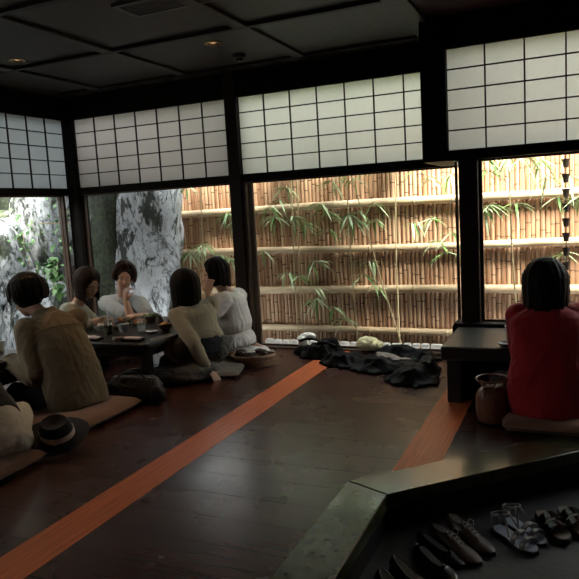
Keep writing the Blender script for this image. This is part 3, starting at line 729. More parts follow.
# ===================================================================== people
def lerp(a, b, t): return a + (b - a) * t
def torso(mb, P, Nk, sP, sN, grow=0., rows=None, bow=0.):
    "loft of ellipses from seat to neck; sP / sN = unit vectors to the person's left at pelvis and shoulders"
    ax = Nk - P; rs = []
    rows = rows or [(-.20, .06, .05), (-.17, .13, .095), (-.08, .168, .118), (.06, .174, .124), (.2, .162, .116), (.4, .132, .098), (.58, .142, .105), (.74, .158, .108), (.86, .158, .096), (.93, .12, .078), (.98, .072, .06), (1.03, .05, .048)]
    for t, hw, hd in rows:
        s = lerp(sP, sN, max(0, min(1, t))).normalized()
        f0 = s.cross(ax.normalized()).normalized()
        c = P + ax * t - f0 * (bow * 4 * max(0, t) * (1 - min(1, max(0, t))))
        rs.append([c + s * (hw + grow) * math.cos(2 * PI * k / 24) + f0 * (hd + grow) * math.sin(2 * PI * k / 24) for k in range(24)])
    return mb.rings(rs)
def hand(mb, w, d, n, curl=.5, side=1, L=.165):
    "palm, four unequal bent fingers and a thumb; d = direction of the hand, n = palm normal"
    w = V(w); d = V(d).normalized(); n = V(n); n = (n - d * n.dot(d)).normalized(); s = d.cross(n) * side
    R = Matrix((d, s, n)).transposed()
    mb.ell(w + d * .045, (.052, .038, .017), R, 14, 8)
    mb.cap(w, .022, w + d * .04, .021)
    for k, (o, ln) in enumerate(((.029, .066), (.010, .075), (-.010, .070), (-.028, .055))):
        b = w + d * .085 + s * o; a = 0; p = b - d * .02; pts = [p]; dirn = (d + s * o * 4).normalized()
        q = b
        pts.append(q)
        for j, fr in enumerate((.45, .32, .23)):
            a += curl * (.55, .75, .5)[j]
            q = q + (dirn * math.cos(a) + n * math.sin(a)) * ln * fr * 1.15; pts.append(q)
        mb.chain(pts, [.0088, .0086, .008, .0074, .0066])
    tb = w + d * .02 + s * .03
    mb.chain([tb, tb + s * .025 + d * .028 + n * .008, tb + s * .034 + d * .055 + n * .018 * (1 + curl)], [.013, .0105, .0085])
def head_parts(mb, h, f, u, sc=1.):
    f = f.normalized(); u = (u - f * u.dot(f)).normalized(); s = u.cross(f)   # s = person's left
    R = Matrix((f, s, u)).transposed()
    def E(c, r): mb.ell(h + R @ (V(c) * sc), tuple(x * sc for x in r), R, 20, 14)
    E((-.008, 0, .028), (.094, .074, .086)); E((.022, 0, -.028), (.066, .060, .078)); E((.046, 0, -.082), (.028, .028, .024))
    E((.020, 0, -.070), (.056, .050, .036))
    for q in (-1, 1):
        E((.054, q * .036, -.022), (.028, .024, .026)); E((.068, q * .030, .022), (.020, .026, .011))
        E((-.004, q * .074, -.008), (.020, .008, .030))
    p = lambda c: h + R @ (V(c) * sc)
    mb.cap(p((.074, 0, .012)), .008 * sc, p((.097, 0, -.026)), .0115 * sc)
    for q in (-1, 1): mb.ell(p((.084, q * .010, -.030)), (.010 * sc, .008 * sc, .007 * sc), R, 10, 8)
    mb.ell(p((.074, 0, -.052)), (.014 * sc, .022 * sc, .014 * sc), R)
    return R
def face_bits(h, R, root, hairm, sc=1., closed=False):
    p = lambda c: h + R @ (V(c) * sc)
    for q in (-1, 1):
        m = MB(); m.ell(p((.064, q * .031, .002)), (.013 * sc, .0165 * sc, (.004 if closed else .0085) * sc), R, 14, 10); e = m.build('eye', M['eye_white'], root)
        m = MB(); m.ell(p((.0735, q * .031, .001)), (.004 * sc, .0068 * sc, (.003 if closed else .0068) * sc), R, 12, 8); m.build('iris', M['iris'], e)
        m = MB(); m.tube([p((.082, q * .014, .026)), p((.082, q * .030, .031)), p((.070, q * .048, .026))], [.0025, .003, .0015], 8); m.build('eyebrow', hairm, root)
    m = MB(); m.ell(p((.084, 0, -.049)), (.006 * sc, .019 * sc, .004 * sc), R, 14, 8); m.ell(p((.083, 0, -.057)), (.007 * sc, .016 * sc, .005 * sc), R, 14, 8); m.build('lips', M['lips'], root)
def hair(h, R, root, m_, length, back_len=None, sc=1., gap=.95, bang=1., thick=.0, seed=0, flick=0., vol=1., nape=None, rough=1., short=False):
    "locks from the crown over the skull, hanging to `length` below the head centre; open over the face"
    rnd = random.Random(seed); mb = MB()
    p = lambda c: h + R @ (V(c) * sc)
    cx = -.018 - (vol - 1) * .10
    mb.ell(p((cx, 0, .034)), (.098 * sc * vol, .085 * sc * vol, .092 * sc * vol), R, 24, 16)
    rx, ry, rz = (.104 + thick) * vol, (.090 + thick) * vol, (.104 + thick) * vol
    down = R.transposed() @ V((0, 0, -1))
    n = 54
    for i in range(n):
        th = -PI + 2 * PI * (i + .5) / n + rnd.uniform(-.04, .04)
        face = abs(th) < gap
        pts = []; rad = []
        pmax = (.95 + .25 * bang if abs(th) < gap * .8 else 1.35) if face else (1.85 + .45 * max(0, -math.cos(th)) if short else 1.75)
        for k in range(7):
            ph = .08 + (pmax - .08) * k / 6
            c = V((cx + rx * math.sin(ph) * math.cos(th), ry * math.sin(ph) * math.sin(th), .034 + rz * math.cos(ph)))
            if face: c.x += -.004
            pts.append(p(c)); rad.append(.0125 if k else .011)
        if face or short: rad[-1] = .005; rad[-2] = .009
        else:
            e = V((-.018 + rx * math.cos(th), ry * math.sin(th), .018)) ; back = max(0, -math.cos(th))
            ln = length if back_len is None else lerp(length, back_len, back)
            ln *= rnd.uniform(1 - .06 * rough, 1 + .06 * rough)
            wdn = (R @ (down.normalized()))
            st = pts[-1]; cen = p((-.02, 0, 0))
            for k in range(1, 6):
                t = k / 5
                q = st + (V((0, 0, -1)) * ln * sc * t)
                out = V((q.x - cen.x, q.y - cen.y, 0)); 
                q = q + out * (flick * t * t) - out * .10 * t
                pts.append(q); rad.append(.0145 * (1 - .45 * t * t))
        kk = rnd.uniform(.72, 1.2); jo = V((rnd.uniform(-1, 1), rnd.uniform(-1, 1), 0)) * .005 * rough
        mb.tube([q + jo * (i_ / len(pts)) for i_, q in enumerate(pts)], [r_ * sc * kk for r_ in rad], 8)
    if nape:
        for q in range(-3, 4): mb.cap(p((-.06 + .005 * abs(q), q * .017, -.02)), .022, p((-.055 + .004 * abs(q), q * .014, -.02 - nape)), .013)
    fl = lambda co: .0022 * noise.noise(V((co.x * 160, co.y * 160, co.z * 12)))
    return mb.union('hair', m_, root, .005, 1, fl)
def person(label, P, Nk, shL, shR, f, head, hf, hu, armL, armR, legs, skin, hairm, hairargs, clothes, bow=.0, closed=False, group=None, sc=1., neckback=0.):
    """armL / armR = (elbow, wrist, hand direction, palm normal, curl); legs = ((hip, knee, ankle, toe), ...);
    clothes = function(parent, parts dictionary)"""
    P, Nk, shL, shR, head = V(P), V(Nk), V(shL), V(shR), V(head)
    f = V((f[0], f[1], 0)).normalized(); sP = V((-f.y, f.x, 0)); sN = (shL - shR).normalized()
    hf = V(hf).normalized(); hu = V(hu)
    mb = MB(); torso(mb, P, Nk, sP, sN, 0, bow=bow)
    ch = P.lerp(Nk, .84)
    for s_ in (shL, shR): mb.cap(ch.lerp(s_, .45), .062, s_, .052)
    R = head_parts(mb, head, hf, hu, sc)
    mb.cap(Nk - (Nk - P).normalized() * .03, .054, head + R @ V((-.02, 0, -.05)), .050)
    for s_, (el, wr, hd, hn, cu), sd in ((shL, armL, 1), (shR, armR, -1)):
        el, wr = V(el), V(wr)
        mb.chain([s_, s_.lerp(el, .5), el], [.050, .043, .036]); mb.chain([el, el.lerp(wr, .35), wr], [.036, .036, .024])
        hand(mb, wr, hd, hn, cu, sd)
    for hp, kn, an, to in legs:
        hp, kn, an, to = V(hp), V(kn), V(an), V(to)
        mb.chain([hp, hp.lerp(kn, .5), kn], [.088, .074, .054]); mb.chain([kn, kn.lerp(an, .35), an], [.052, .052, .034])
        mb.chain([an, an.lerp(to, .6), to], [.034, .034, .024])
        he = an - (to - an).normalized() * .04; mb.ell(he, (.03, .03, .03))
    root = mb.union('person', M[skin], None, .0065, 3, org=(P.x, P.y, 0))
    tag(root, label, 'person', group)
    face_bits(head, R, root, M[hairm], sc, closed)
    hair(head, R, root, M[hairm], **hairargs, sc=sc)
    clothes(root, dict(P=P, N=Nk, L=shL, R=shR, sP=sP, sN=sN, f=f, aL=armL, aR=armR, legs=legs, bow=bow, ch=ch))
    print('person', label[:30], 'head', pxy(head), 'neck', pxy(Nk), 'P', pxy(P), 'sh', pxy(shL), pxy(shR), 'arm', [round((V(a[0]) - s_).length, 2) for a, s_ in ((armL, shL), (armR, shR))], [round((V(a[0]) - V(a[1])).length, 2) for a in (armL, armR)],
          'torso', round((Nk - P).length, 2), 'neck-head', round((head - Nk).length, 2), 'legs', [(round((V(l[0]) - V(l[1])).length, 2), round((V(l[1]) - V(l[2])).length, 2)) for l in legs])
    return root
def top(root, d, name, m_, sleeve=1., g=.013, rows=None, loose=0., fold=.006, seed=0., collar=True, sleeve_r=0.):
    mb = MB()
    rows = rows or [(-.17, .15, .105), (-.1, .168, .12), (.06, .172, .124), (.2, .164, .118), (.4, .142, .106), (.58, .146, .108), (.74, .158, .108), (.86, .158, .096), (.93, .12, .078), (.975, .075, .062), (1.0, .058, .052)]
    rows = [(t, a + loose * (1 - abs(t - .25)), b + loose * (1 - abs(t - .25))) for t, a, b in rows]
    torso(mb, d['P'], d['N'], d['sP'], d['sN'], g, rows, d['bow'])
    for s_, arm in ((d['L'], d['aL']), (d['R'], d['aR'])):
        el, wr = V(arm[0]), V(arm[1])
        mb.cap(d['ch'].lerp(s_, .4), .066 + g, s_, .053 + g)
        e1 = s_.lerp(el, min(1, sleeve * 2))
        mb.cap(s_, .053 + g + sleeve_r * .4, e1, lerp(.05, .038, min(1, sleeve * 2)) + g + sleeve_r)
        if sleeve > .5:
            w1 = el.lerp(wr, (sleeve - .5) * 2 * .95); mb.cap(el, .038 + g + sleeve_r, w1, lerp(.038, .026, (sleeve - .5) * 2) + g + sleeve_r)
    return mb.union(name, M[m_], root, .0075, 3, folds(fold, (11, 11, 6), seed))
def trousers(root, d, name, m_, g=.014, upto=.9, fold=.005):
    mb = MB(); torso(mb, d['P'], d['N'], d['sP'], d['sN'], g + .002, [(-.21, .07, .06), (-.17, .14, .105), (-.08, .17, .12), (.06, .174, .125), (.2, .155, .112)], d['bow'])
    for hp, kn, an, to in d['legs']:
        hp, kn, an = V(hp), V(kn), V(an)
        mb.chain([hp, hp.lerp(kn, .5), kn], [.092 + g, .08 + g, .058 + g]); mb.cap(kn, .056 + g, kn.lerp(an, upto), .045 + g)
    return mb.union(name, M[m_], root, .008, 3, folds(fold, (10, 10, 10), 3))
def seam(ob, d, name, m_, t0, t1, across=False):
    "thin raised seam lying on the back of a garment"
    P, N, s, me = d['P'], d['N'], d['sN'], ob.data
    ax = (N - P); f0 = s.cross(ax.normalized()).normalized(); off = -ob.location; pts = []
    inv = mw(ob).inverted()
    for k in range(25):
        t = t0 + (t1 - t0) * k / 24
        o = P + ax * t + (s * (.15 - .30 * k / 24) if across else V((0, 0, 0)))
        src = inv @ (o - f0 * .5); dr = (inv.to_3x3() @ f0).normalized()
        hit, loc, nn, _ = ob.ray_cast(src, dr)
        if hit: pts.append(mw(ob) @ (loc + nn * .0005))
    if len(pts) > 4:
        m = MB(); m.tube(pts, .0028, 6); m.build(name, M[m_], ob)
def cross_legs(P, f, z=.10, spread=.30, fwd=.30):
    s = V((-f.y, f.x, 0)); f = V((f.x, f.y, 0)); G = V((P.x, P.y, 0)); r = []
    for q in (1, -1):
        hip = V((P.x, P.y, P.z - .02)) + s * q * .09
        kn = G + f * fwd + s * q * spread + V((0, 0, z + .05))
        an = G + f * (fwd + .02 + .06 * (q > 0)) - s * q * .07 + V((0, 0, z - .03)); to = an - s * q * .13 + f * .05 + V((0, 0, -.01))
        r.append((hip, kn, an, to))
    return tuple(r)
UP = V((0, 0, 1))

# --- khaki shirt, near left
def K_clothes(r, d):
    sh = top(r, d, 'shirt', 'khaki', 1., .016, rows=[(-.22, .165, .12), (-.1, .182, .13), (.06, .184, .132), (.2, .176, .126), (.4, .170, .124), (.58, .170, .124), (.74, .174, .116), (.86, .168, .102), (.93, .130, .086), (.975, .09, .072), (1.04, .066, .06)], loose=.010, fold=.010, sleeve_r=.022)
    seam(sh, d, 'seam', 'khaki', 0., .95); seam(sh, d, 'yoke_seam', 'khaki', .72, .72, across=True)
    trousers(r, d, 'trousers', 'dark_trouser', .010)
    # back seam of the shirt, collar
    N, P, ff = d['N'], d['P'], d['f']
    c = MB(); ring = []
    ax = (N - P).normalized(); s = d['sN']; f0 = s.cross(ax)
    for k in range(20): ring.append(N + ax * .006 + s * .072 * math.cos(2 * PI * k / 20) + f0 * .064 * math.sin(2 * PI * k / 20))
    c.tube(ring, .012, 8, loop=True); c.build('collar', M['khaki'], r)
fk = V((-.95, .30, 0)).normalized()
Pk = at(77, 394, 3.22); Nk_ = at(46, 315, 3.33)
hk = at(27, 300, 3.32)
person('person in khaki shirt with short black hair, back turned, leaning over the left table', Pk, Nk_, at(27, 329, 3.15), at(77, 320, 3.46), fk, hk, V((-.85, .25, -.42)), UP,
       (at(34, 376, 3.05), at(11, 362, 3.08), (-.9, .35, -.1), (.2, .3, -1), .9), (at(40, 372, 3.6), at(15, 362, 3.45), (-.9, -.2, -.1), (.2, 0, -1), .8),
       cross_legs(Pk, fk, .12, .27, .27), 'skin', 'hair', dict(length=.012, back_len=.05, gap=.75, seed=3, thick=.014, vol=1.2, rough=1.8, short=True), K_clothes, bow=.03)

# --- red top, right
def R_clothes(r, d):
    top(r, d, 'sweater', 'red', 1., .018, loose=.012, fold=.008, seed=4., sleeve_r=.008, rows=[(-.24, .17, .12), (-.1, .185, .132), (.06, .188, .134), (.2, .18, .128), (.4, .164, .118), (.58, .166, .116), (.74, .176, .114), (.86, .17, .1), (.93, .13, .082), (.975, .085, .068), (1.01, .066, .058)])
    trousers(r, d, 'trousers', 'dark_trouser', .010)
fr_ = V((-.10, 1, 0)).normalized()
Pr = at(548, 394, 3.72); Nr = at(546, 306, 3.79)
person('person in a red top with a black bob, seen from behind at the right table', Pr, Nr, at(519, 316, 3.81), at(577, 315, 3.86), fr_, at(545, 288, 3.83), V((-.06, .95, -.12)), UP,
       (at(521, 353, 3.98), (-.20, 4.14, .435), (.6, .6, -.1), (0, 0, -1), .5), (at(589, 350, 4.02), (.00, 4.18, .435), (-.7, .5, -.1), (0, 0, -1), .5),
       cross_legs(Pr, fr_, .11, .24, .28), 'skin', 'hair', dict(length=.10, back_len=.135, gap=.85, seed=5, thick=.012, vol=1.1, flick=.10), R_clothes, bow=.02)

# --- four around the far table
def W1_clothes(r, d):
    top(r, d, 'cardigan', 'sage', .9, .016, loose=.012, fold=.008, seed=7., sleeve_r=.012); trousers(r, d, 'trousers', 'navy', .012)
f1_ = V((.98, -.05, 0)).normalized()
P1 = at(73, 345, 4.36); N1 = at(76, 305, 4.38)
person('person in pale sage cardigan with long dark hair, looking down at far table', P1 , N1, at(79, 310, 4.56), at(68, 311, 4.22), f1_, at(88, 285, 4.36), V((.9, -.15, -.40)), UP,
       (at(96, 325, 4.58), at(107, 321, 4.50), (.9, -.3, .1), (0, -1, 0), .8), (at(78, 331, 4.12), at(91, 323, 4.20), (.95, .25, .1), (.1, 1, 0), .9),
       cross_legs(P1, f1_, .10, .24, .26), 'skin', 'hair_brown', dict(length=.14, back_len=.17, gap=.95, seed=7, bang=.2, vol=1.08), W1_clothes, closed=True)
def W2_clothes(r, d):
    top(r, d, 'shirt', 'white_tee', .40, .014, loose=.008, fold=.007, seed=9., sleeve_r=.010); trousers(r, d, 'trousers', 'navy', .012)
f2_ = V((.42, -.9, 0)).normalized()
P2 = at(126, 338, 5.06); N2 = at(123, 295, 4.90)
person('person in white tee shirt resting chin on hand before the grey boulder', P2, N2, at(140, 303, 4.92), at(106, 303, 4.84), f2_, at(124, 278.5, 4.83), V((.62, -.72, -.10)), UP + V((.15, .1, 0)),
       (at(149, 317, 4.74), at(136, 316, 4.64), (-.8, -.4, -.05), (0, 0, -1), .3), (at(131, 319, 4.68), at(126, 301, 4.68), (.0, .10, .95), (.25, .9, 0), 1.2),
       cross_legs(P2, f2_, .10, .22, .22), 'skin_pale', 'hair_brown', dict(length=.035, back_len=.06, gap=.95, seed=9, bang=-.9, thick=.010, vol=1.08), W2_clothes)
def W3_clothes(r, d):
    rows = [(.10, .16, .118), (.2, .166, .122), (.4, .15, .112), (.58, .15, .11), (.74, .16, .11), (.86, .16, .098), (.93, .122, .08), (.975, .078, .064), (1.0, .06, .054)]
    top(r, d, 'sweater', 'cream_knit', .93, .014, rows=rows, loose=.006, fold=.007, seed=11., sleeve_r=.006)
    mb = MB(); torso(mb, d['P'], d['N'], d['sP'], d['sN'], .020, [(-.26, .10, .08), (-.2, .155, .115), (-.1, .175, .125), (.06, .176, .126), (.2, .162, .116), (.3, .14, .105)], d['bow'])
    mb.union('blouse_hem', M['navy'], r, .008, 3, folds(.006))
    sk = MB(); G = d['P']
    for l in d['legs']:
        h_, k_, a_, t_ = [V(q) for q in l]
        sk.chain([h_, h_.lerp(k_, .45), k_.lerp(h_, .32)], [.125, .115, .085])
    sk.ell((G.x - .06, G.y - .12, .07), (.24, .22, .065)); sk.ell((G.x - .17, G.y - .20, .055), (.20, .19, .05)); sk.ell((G.x - .02, G.y - .22, .045), (.17, .14, .04))
    gq = onz(180, 379, 0); sk.ell((gq.x, gq.y + .05, .085), (.19, .12, .10)); sk.ell((gq.x - .12, gq.y + .12, .09), (.12, .12, .10))
    sk.union('skirt', M['grey_skirt'], r, .009, 3, folds(.014, (14, 14, 8), 2))
f3_ = V((-.80, .60, 0)).normalized()
P3 = at(203, 347, 4.30); N3 = at(192, 306, 4.34)
s3 = V((-f3_.y, f3_.x, 0))
hp3 = P3 - UP * .02
k3a = at(170, 350, 4.12); 
person('person in cream sweater and grey skirt, back turned, one hand on the floor', P3, N3, at(177, 316, 4.20), at(211, 305, 4.46), f3_, at(184, 289, 4.36), V((-.85, .5, -.12)), UP + V((-.1, 0, 0)),
       (at(193, 343, 4.13), at(207, 368, 4.16), (.75, -.25, -.5), (-.2, 0, -1), .25), (at(204, 329, 4.50), at(186, 327, 4.50), (-.9, .1, 0), (0, 0, -1), .5),
       ((hp3 + s3 * .08, k3a, V((P3.x + .0, P3.y - .17, .06)), V((P3.x + .10, P3.y - .12, .045))), (hp3 - s3 * .09, at(176, 345, 4.48), at(190, 358, 4.30), at(198, 362, 4.22))),
       'skin', 'hair', dict(length=.17, back_len=.20, gap=.9, seed=11, thick=.006, vol=1.12, flick=.08), W3_clothes, bow=.015)
def W4_clothes(r, d):
    rows = [(.12, .15, .115), (.2, .158, .12), (.28, .165, .125), (.4, .155, .118), (.58, .152, .113), (.74, .16, .11), (.86, .16, .098), (.93, .122, .08), (.975, .078, .064), (.99, .06, .054)]
    top(r, d, 'blouse', 'white_dress', .36, .016, rows=rows, loose=.012, fold=.008, seed=15., sleeve_r=.028)
    sk = MB(); G = d['P']
    torso(sk, d['P'], d['N'], d['sP'], d['sN'], .012, [(-.2, .19, .15), (-.1, .195, .15), (.04, .18, .135), (.12, .145, .11), (.18, .14, .105)], d['bow'])
    for l in d['legs']:
        h_, k_, a_, t_ = [V(q) for q in l]
        sk.chain([h_, h_.lerp(k_, .5), k_], [.12, .105, .085]); sk.cap(k_, .075, k_.lerp(a_, .78), .06)
    sk.ell((G.x + .13, G.y + .04, .055), (.16, .17, .05))
    sk.union('skirt', M['white_dress'], r, .008, 3, folds(.012, (22, 22, 6), 5))
    b = MB(); ring = []
    c0 = d['P'].lerp(d['N'], .16); ax = (d['N'] - d['P']).normalized(); s = d['sP']; f0 = s.cross(ax).normalized()
    for k in range(28): ring.append(c0 + s * (.163 + .003 * math.sin(k * 3)) * math.cos(2 * PI * k / 28) + f0 * .128 * math.sin(2 * PI * k / 28))
    b.tube(ring, .012, 8, loop=True); b.build('waistband', M['white_dress'], r)
f4_ = V((-.93, -.05, 0)).normalized()
P4 = at(235, 336, 4.82); N4 = at(228, 292, 4.80); s4 = V((-f4_.y, f4_.x, 0)); hp4 = P4 - UP * .02
person('person in white dress with dark hair, hand near mouth, by central post', P4, N4, at(223, 301, 4.66), at(238, 297, 4.96), f4_, at(214, 275, 4.78), V((-.78, -.60, -.10)), UP,
       (at(211, 313, 4.55), at(208, 294, 4.62), (.05, .25, .95), (-.2, .9, 0), .9), (at(222, 325, 5.02), at(208, 318, 4.95), (-.9, -.2, .1), (0, 0, -1), .5),
       ((hp4 + s4 * .08, V((P4.x - .36, P4.y - .12, .17)), V((P4.x + .04, P4.y - .14, .075)), V((P4.x + .16, P4.y - .12, .04))),
        (hp4 - s4 * .09, V((P4.x - .34, P4.y + .14, .16)), V((P4.x + .10, P4.y + .13, .10)), V((P4.x + .24, P4.y + .09, .06)))),
       'skin_pale', 'hair', dict(length=.10, back_len=.13, gap=.8, seed=13, thick=.0, flick=.12, bang=.4, vol=1.06), W4_clothes, bow=.01)
# --- cropped by the left edge
def B_clothes(r, d):
    top(r, d, 'jumper', 'black_cloth', 1., .016, rows=[(.16, .172, .128), (.3, .166, .122), (.4, .156, .114), (.58, .156, .114), (.74, .166, .112), (.86, .162, .098), (.93, .122, .08), (.975, .08, .066), (1.0, .062, .056)], loose=.01, fold=.007, seed=17., sleeve_r=.01)
    mb = MB(); torso(mb, d['P'], d['N'], d['sP'], d['sN'], .016, [(-.24, .12, .09), (-.18, .165, .13), (-.08, .18, .138), (.06, .182, .138), (.2, .168, .125), (.34, .152, .112)], d['bow'])
    for hp, kn, an, to in d['legs']:
        hp, kn, an = V(hp), V(kn), V(an); mb.chain([hp, hp.lerp(kn, .5), kn], [.108, .095, .075]); mb.cap(kn, .072, kn.lerp(an, .9), .06)
    mb.union('trousers', M['cream_trouser'], r, .008, 3, folds(.006, (18, 18, 14), 8))
fb = V((-.93, .36, 0)).normalized()
Pb = at(-9, 438, 2.36); Nb = Pb + V((-.40, .10, .36)); sb = V((-fb.y, fb.x, 0))
person('person in a black top and cream trousers, cut off by the left edge', Pb, Nb, Nb + sb * .17 - UP * .05, Nb - sb * .17 - UP * .05, fb, Nb + V((-.07, .02, .17)), V((-.9, .3, -.2)), UP,
       (Nb + sb * .2 - UP * .28 + fb * .12, Nb + sb * .1 - UP * .26 + fb * .36, (-.9, .3, -.1), (0, 0, -1), .5), (Nb - sb * .2 - UP * .28 + fb * .12, Nb - sb * .1 - UP * .26 + fb * .36, (-.9, .3, -.1), (0, 0, -1), .5),
       cross_legs(Pb, fb, .11, .26, .26), 'skin', 'hair', dict(length=.10, back_len=.12, gap=.9, seed=17), B_clothes, bow=.02)
# ================================================================ furniture
def low_table(label, x0, x1, y0, y1, h, th, m_, legs, name='low_table', slab=False, grp=None):
    r = empty(name, ((x0 + x1) / 2, (y0 + y1) / 2, 0), label, 'table', grp)
    t = MB(); t.box((x0, y0, h - th), (x1, y1, h)); t.build('tabletop', M[m_], r, bevel=.012)
    if slab:
        for a, b in ((x0 + .03, x0 + .12), (x1 - .12, x1 - .03)):
            m = MB(); m.box((a, y0 + .03, 0), (b, y1 - .03, h - th)); m.build('leg', M[m_], r, bevel=.008)
        m = MB(); m.box((x0 + .12, y1 - .10, .0), (x1 - .12, y1 - .06, h - th)); m.build('back_panel', M[m_], r, smooth=False)
    else:
        for a in (x0 + .06, x1 - .13):
            for b in (y0 + .06, y1 - .13):
                m = MB(); m.box((a, b, 0), (a + .07, b + .07, h - th)); m.build('leg', M[m_], r, bevel=.006)
        m = MB(); i = .075
        m.box((x0 + i, y0 + i, h - th - .07), (x1 - i, y0 + i + .025, h - th)); m.box((x0 + i, y1 - i - .025, h - th - .07), (x1 - i, y1 - i, h - th))
        m.box((x0 + i, y0 + i, h - th - .07), (x0 + i + .025, y1 - i, h - th)); m.box((x1 - i - .025, y0 + i, h - th - .07), (x1 - i, y1 - i, h - th))
        m.build('apron', M[m_], r, smooth=False)
    return r
T1 = .345; X1, Y1 = -2.832, 3.785
low_table('dark lacquered low table under the dishes, the four diners around it', X1 - .93, X1, Y1, 4.93, T1, .045, 'table', 4)
T2 = .33
low_table('dark low table at the left edge before the khaki shirted person', -4.15, -3.36, 2.05, 3.52, T2, .045, 'table', 4)
low_table('black low table with thick rounded edge, in front of the red topped person', -.772, .62, 3.955, 4.615, .362, .088, 'black_table', 2, slab=True)

# cushions
def cushion(label, c, sx, sy, th, m_, rz=0., seed=0):
    m = MB(); n = 22; vs = []; 
    def P(i, j, top):
        u = -1 + 2 * i / n; v = -1 + 2 * j / n
        k = 1 - .05 * (abs(u) ** 2) * (abs(v) ** 2)
        e = max(abs(u), abs(v)); prof = math.sqrt(max(0, 1 - e ** 5))
        z = th * .5 + (1 if top else -.92) * th * .5 * (.18 + .82 * prof if e < 1 else 0) * 1.0
        z += .004 * noise.noise(V((u * 3 + seed, v * 3, 0))) * (1 if top else 0)
        return V((u * sx / 2 * k * (1 - .05 * (1 - abs(v) ** 2) * 0), v * sy / 2 * k, max(.001, z)))
    for top in (True, False):
        vs = [P(i, j, top) for i in range(n + 1) for j in range(n + 1)]
        fs = [(i * (n + 1) + j, (i + 1) * (n + 1) + j, (i + 1) * (n + 1) + j + 1, i * (n + 1) + j + 1) for i in range(n) for j in range(n)]
        if not top: fs = [f[::-1] for f in fs]
        m.add(vs, fs)
    m.xf((c[0], c[1], 0.0), rz)
    o = m.build('floor_cushion', M[m_], None, auto=False, org=(c[0], c[1], 0)); tag(o, label, 'cushion', 'floor cushions'); return o
cushion('brown floor cushion under the khaki shirted person', (-2.97, 3.13), .62, .68, .075, 'zabuton', .0, 1)
cushion('brown floor cushion at the left edge under the cream trousers', (-2.87, 2.20), .60, .64, .07, 'zabuton', .0, 2)
cushion('brown floor cushion under the red topped person', (-.07, 3.74), .62, .5, .075, 'zabuton', .0, 3)
cushion('greyish floor cushion under the person in the cream sweater', (-2.66, 4.36), .50, .46, .05, 'zabuton_grey', .35, 4)
cushion('floor cushion under the person in the white dress', (P4.x + .02, P4.y + .02), .50, .50, .05, 'zabuton_grey', .0, 5)
cushion('floor cushion under the person in the sage cardigan', (P1.x, P1.y), .50, .50, .055, 'zabuton', .0, 6)
cushion('floor cushion under the person resting chin on hand', (P2.x, min(P2.y, 4.97)), .50, .50, .055, 'zabuton', .0, 7)

# ---------------------------------------------------------------- tableware
def lathe_thing(name, cat, label, loc, prof, m_, grp=None, seg=24, close=False):
    m = MB(); m.lathe(prof, (0, 0, 0), seg, close=close); o = m.build(name, M[m_], None); o.location = loc; tag(o, label, cat, grp); return o
def tumbler(label, loc, h=.115, r=.031, drink=.7, m_='clear', straw=False, slabel=None):
    o = lathe_thing('drinking_glass', 'glass', label, loc, [(.0005, .004), (r * .82, .004), (r * .9, .012), (r, h), (r - .003, h), (r * .84, .014), (.0005, .012)], m_, 'tumblers')
    if drink:
        m = MB(); m.lathe([(.0005, .013), (r * .82, .0135), (r * .84 + (r * .13) * drink, h * drink), (.0005, h * drink)], (0, 0, 0), 20); w = m.build('drink', M['tea'] if drink > .5 else M['clear'], o)
        w.matrix_parent_inverse = Matrix()
    if straw:
        m = MB(); a = V(loc) + V((-.008, 0, .02)); m.tube([a, a + V((.012, .004, .12)), a + V((.006, .002, .19))], .0032, 8); s = m.build('drinking_straw', M['straw'], None); tag(s, slabel, 'straw')
    return o
def bowl(name, cat, label, loc, r, h, m_, filled=None, fm=None, grp=None):
    o = lathe_thing(name, cat, label, loc, [(.0005, .003), (r * .5, .003), (r * .52, 0), (r * .46, 0), (r * .5, .006), (r * .8, h * .45), (r, h), (r - .004, h), (r * .76, h * .48), (r * .45, .01), (.0005, .008)], m_, grp)
    if filled:
        m = MB(); rn = random.Random(int(loc[0] * 1000)); 
        for i in range(14):
            a = rn.uniform(0, 6.28); q = rn.uniform(0, r * .66); m.ell((q * math.cos(a), q * math.sin(a), h * .75 + rn.uniform(0, .012) + .01 * (1 - q / r)), (r * .24, r * .2, r * .14), Euler((rn.random(), rn.random(), rn.random())).to_matrix(), 8, 6)
        f = m.build('food', M[fm], o); f.matrix_parent_inverse = Matrix(); f['label'] = filled
    return o
def plate(label, loc, r, m_, food=None, fm=None, h=.018, name='plate'):
    o = lathe_thing(name, 'plate', label, loc, [(.0005, .004), (r * .6, .004), (r * .62, 0), (r * .56, 0), (r * .62, .007), (r, h), (r - .002, h + .002), (r * .6, .010), (.0005, .009)], m_, None)
    if food:
        m = MB(); rn = random.Random(int(loc[1] * 977))
        for i in range(16):
            a = rn.uniform(0, 6.28); q = rn.uniform(0, r * .55); m.ell((q * math.cos(a), q * math.sin(a), .02 + rn.uniform(0, .015)), (rn.uniform(.015, .028), .014, .012), Euler((rn.random(), rn.random(), rn.random() * 3)).to_matrix(), 8, 6)
        f = m.build('food', M[fm], o); f.matrix_parent_inverse = Matrix(); f['label'] = food
    return o
def on1(px, py): p = onz(px, py, T1 + .0005); return V((max(X1 - .9, min(X1 - .03, p.x)), max(Y1 + .03, p.y), T1 + .0005))
tumbler('tall glass with a white straw before the person in the sage cardigan', on1(109, 336), .13, .033, .65, straw=True, slabel='white drinking straw held by the person in the sage cardigan')
tumbler('tall water glass behind the folded towel', on1(142, 332), .13, .034, .4)
lathe_thing('teacup', 'cup', 'grey ceramic cup between the two tall glasses', on1(124, 332), [(.0005, .004), (.026, .004), (.027, 0), (.023, 0), (.028, .01), (.043, .04), (.046, .068), (.043, .068), (.039, .04), (.022, .012), (.0005, .01)], 'ceramic')
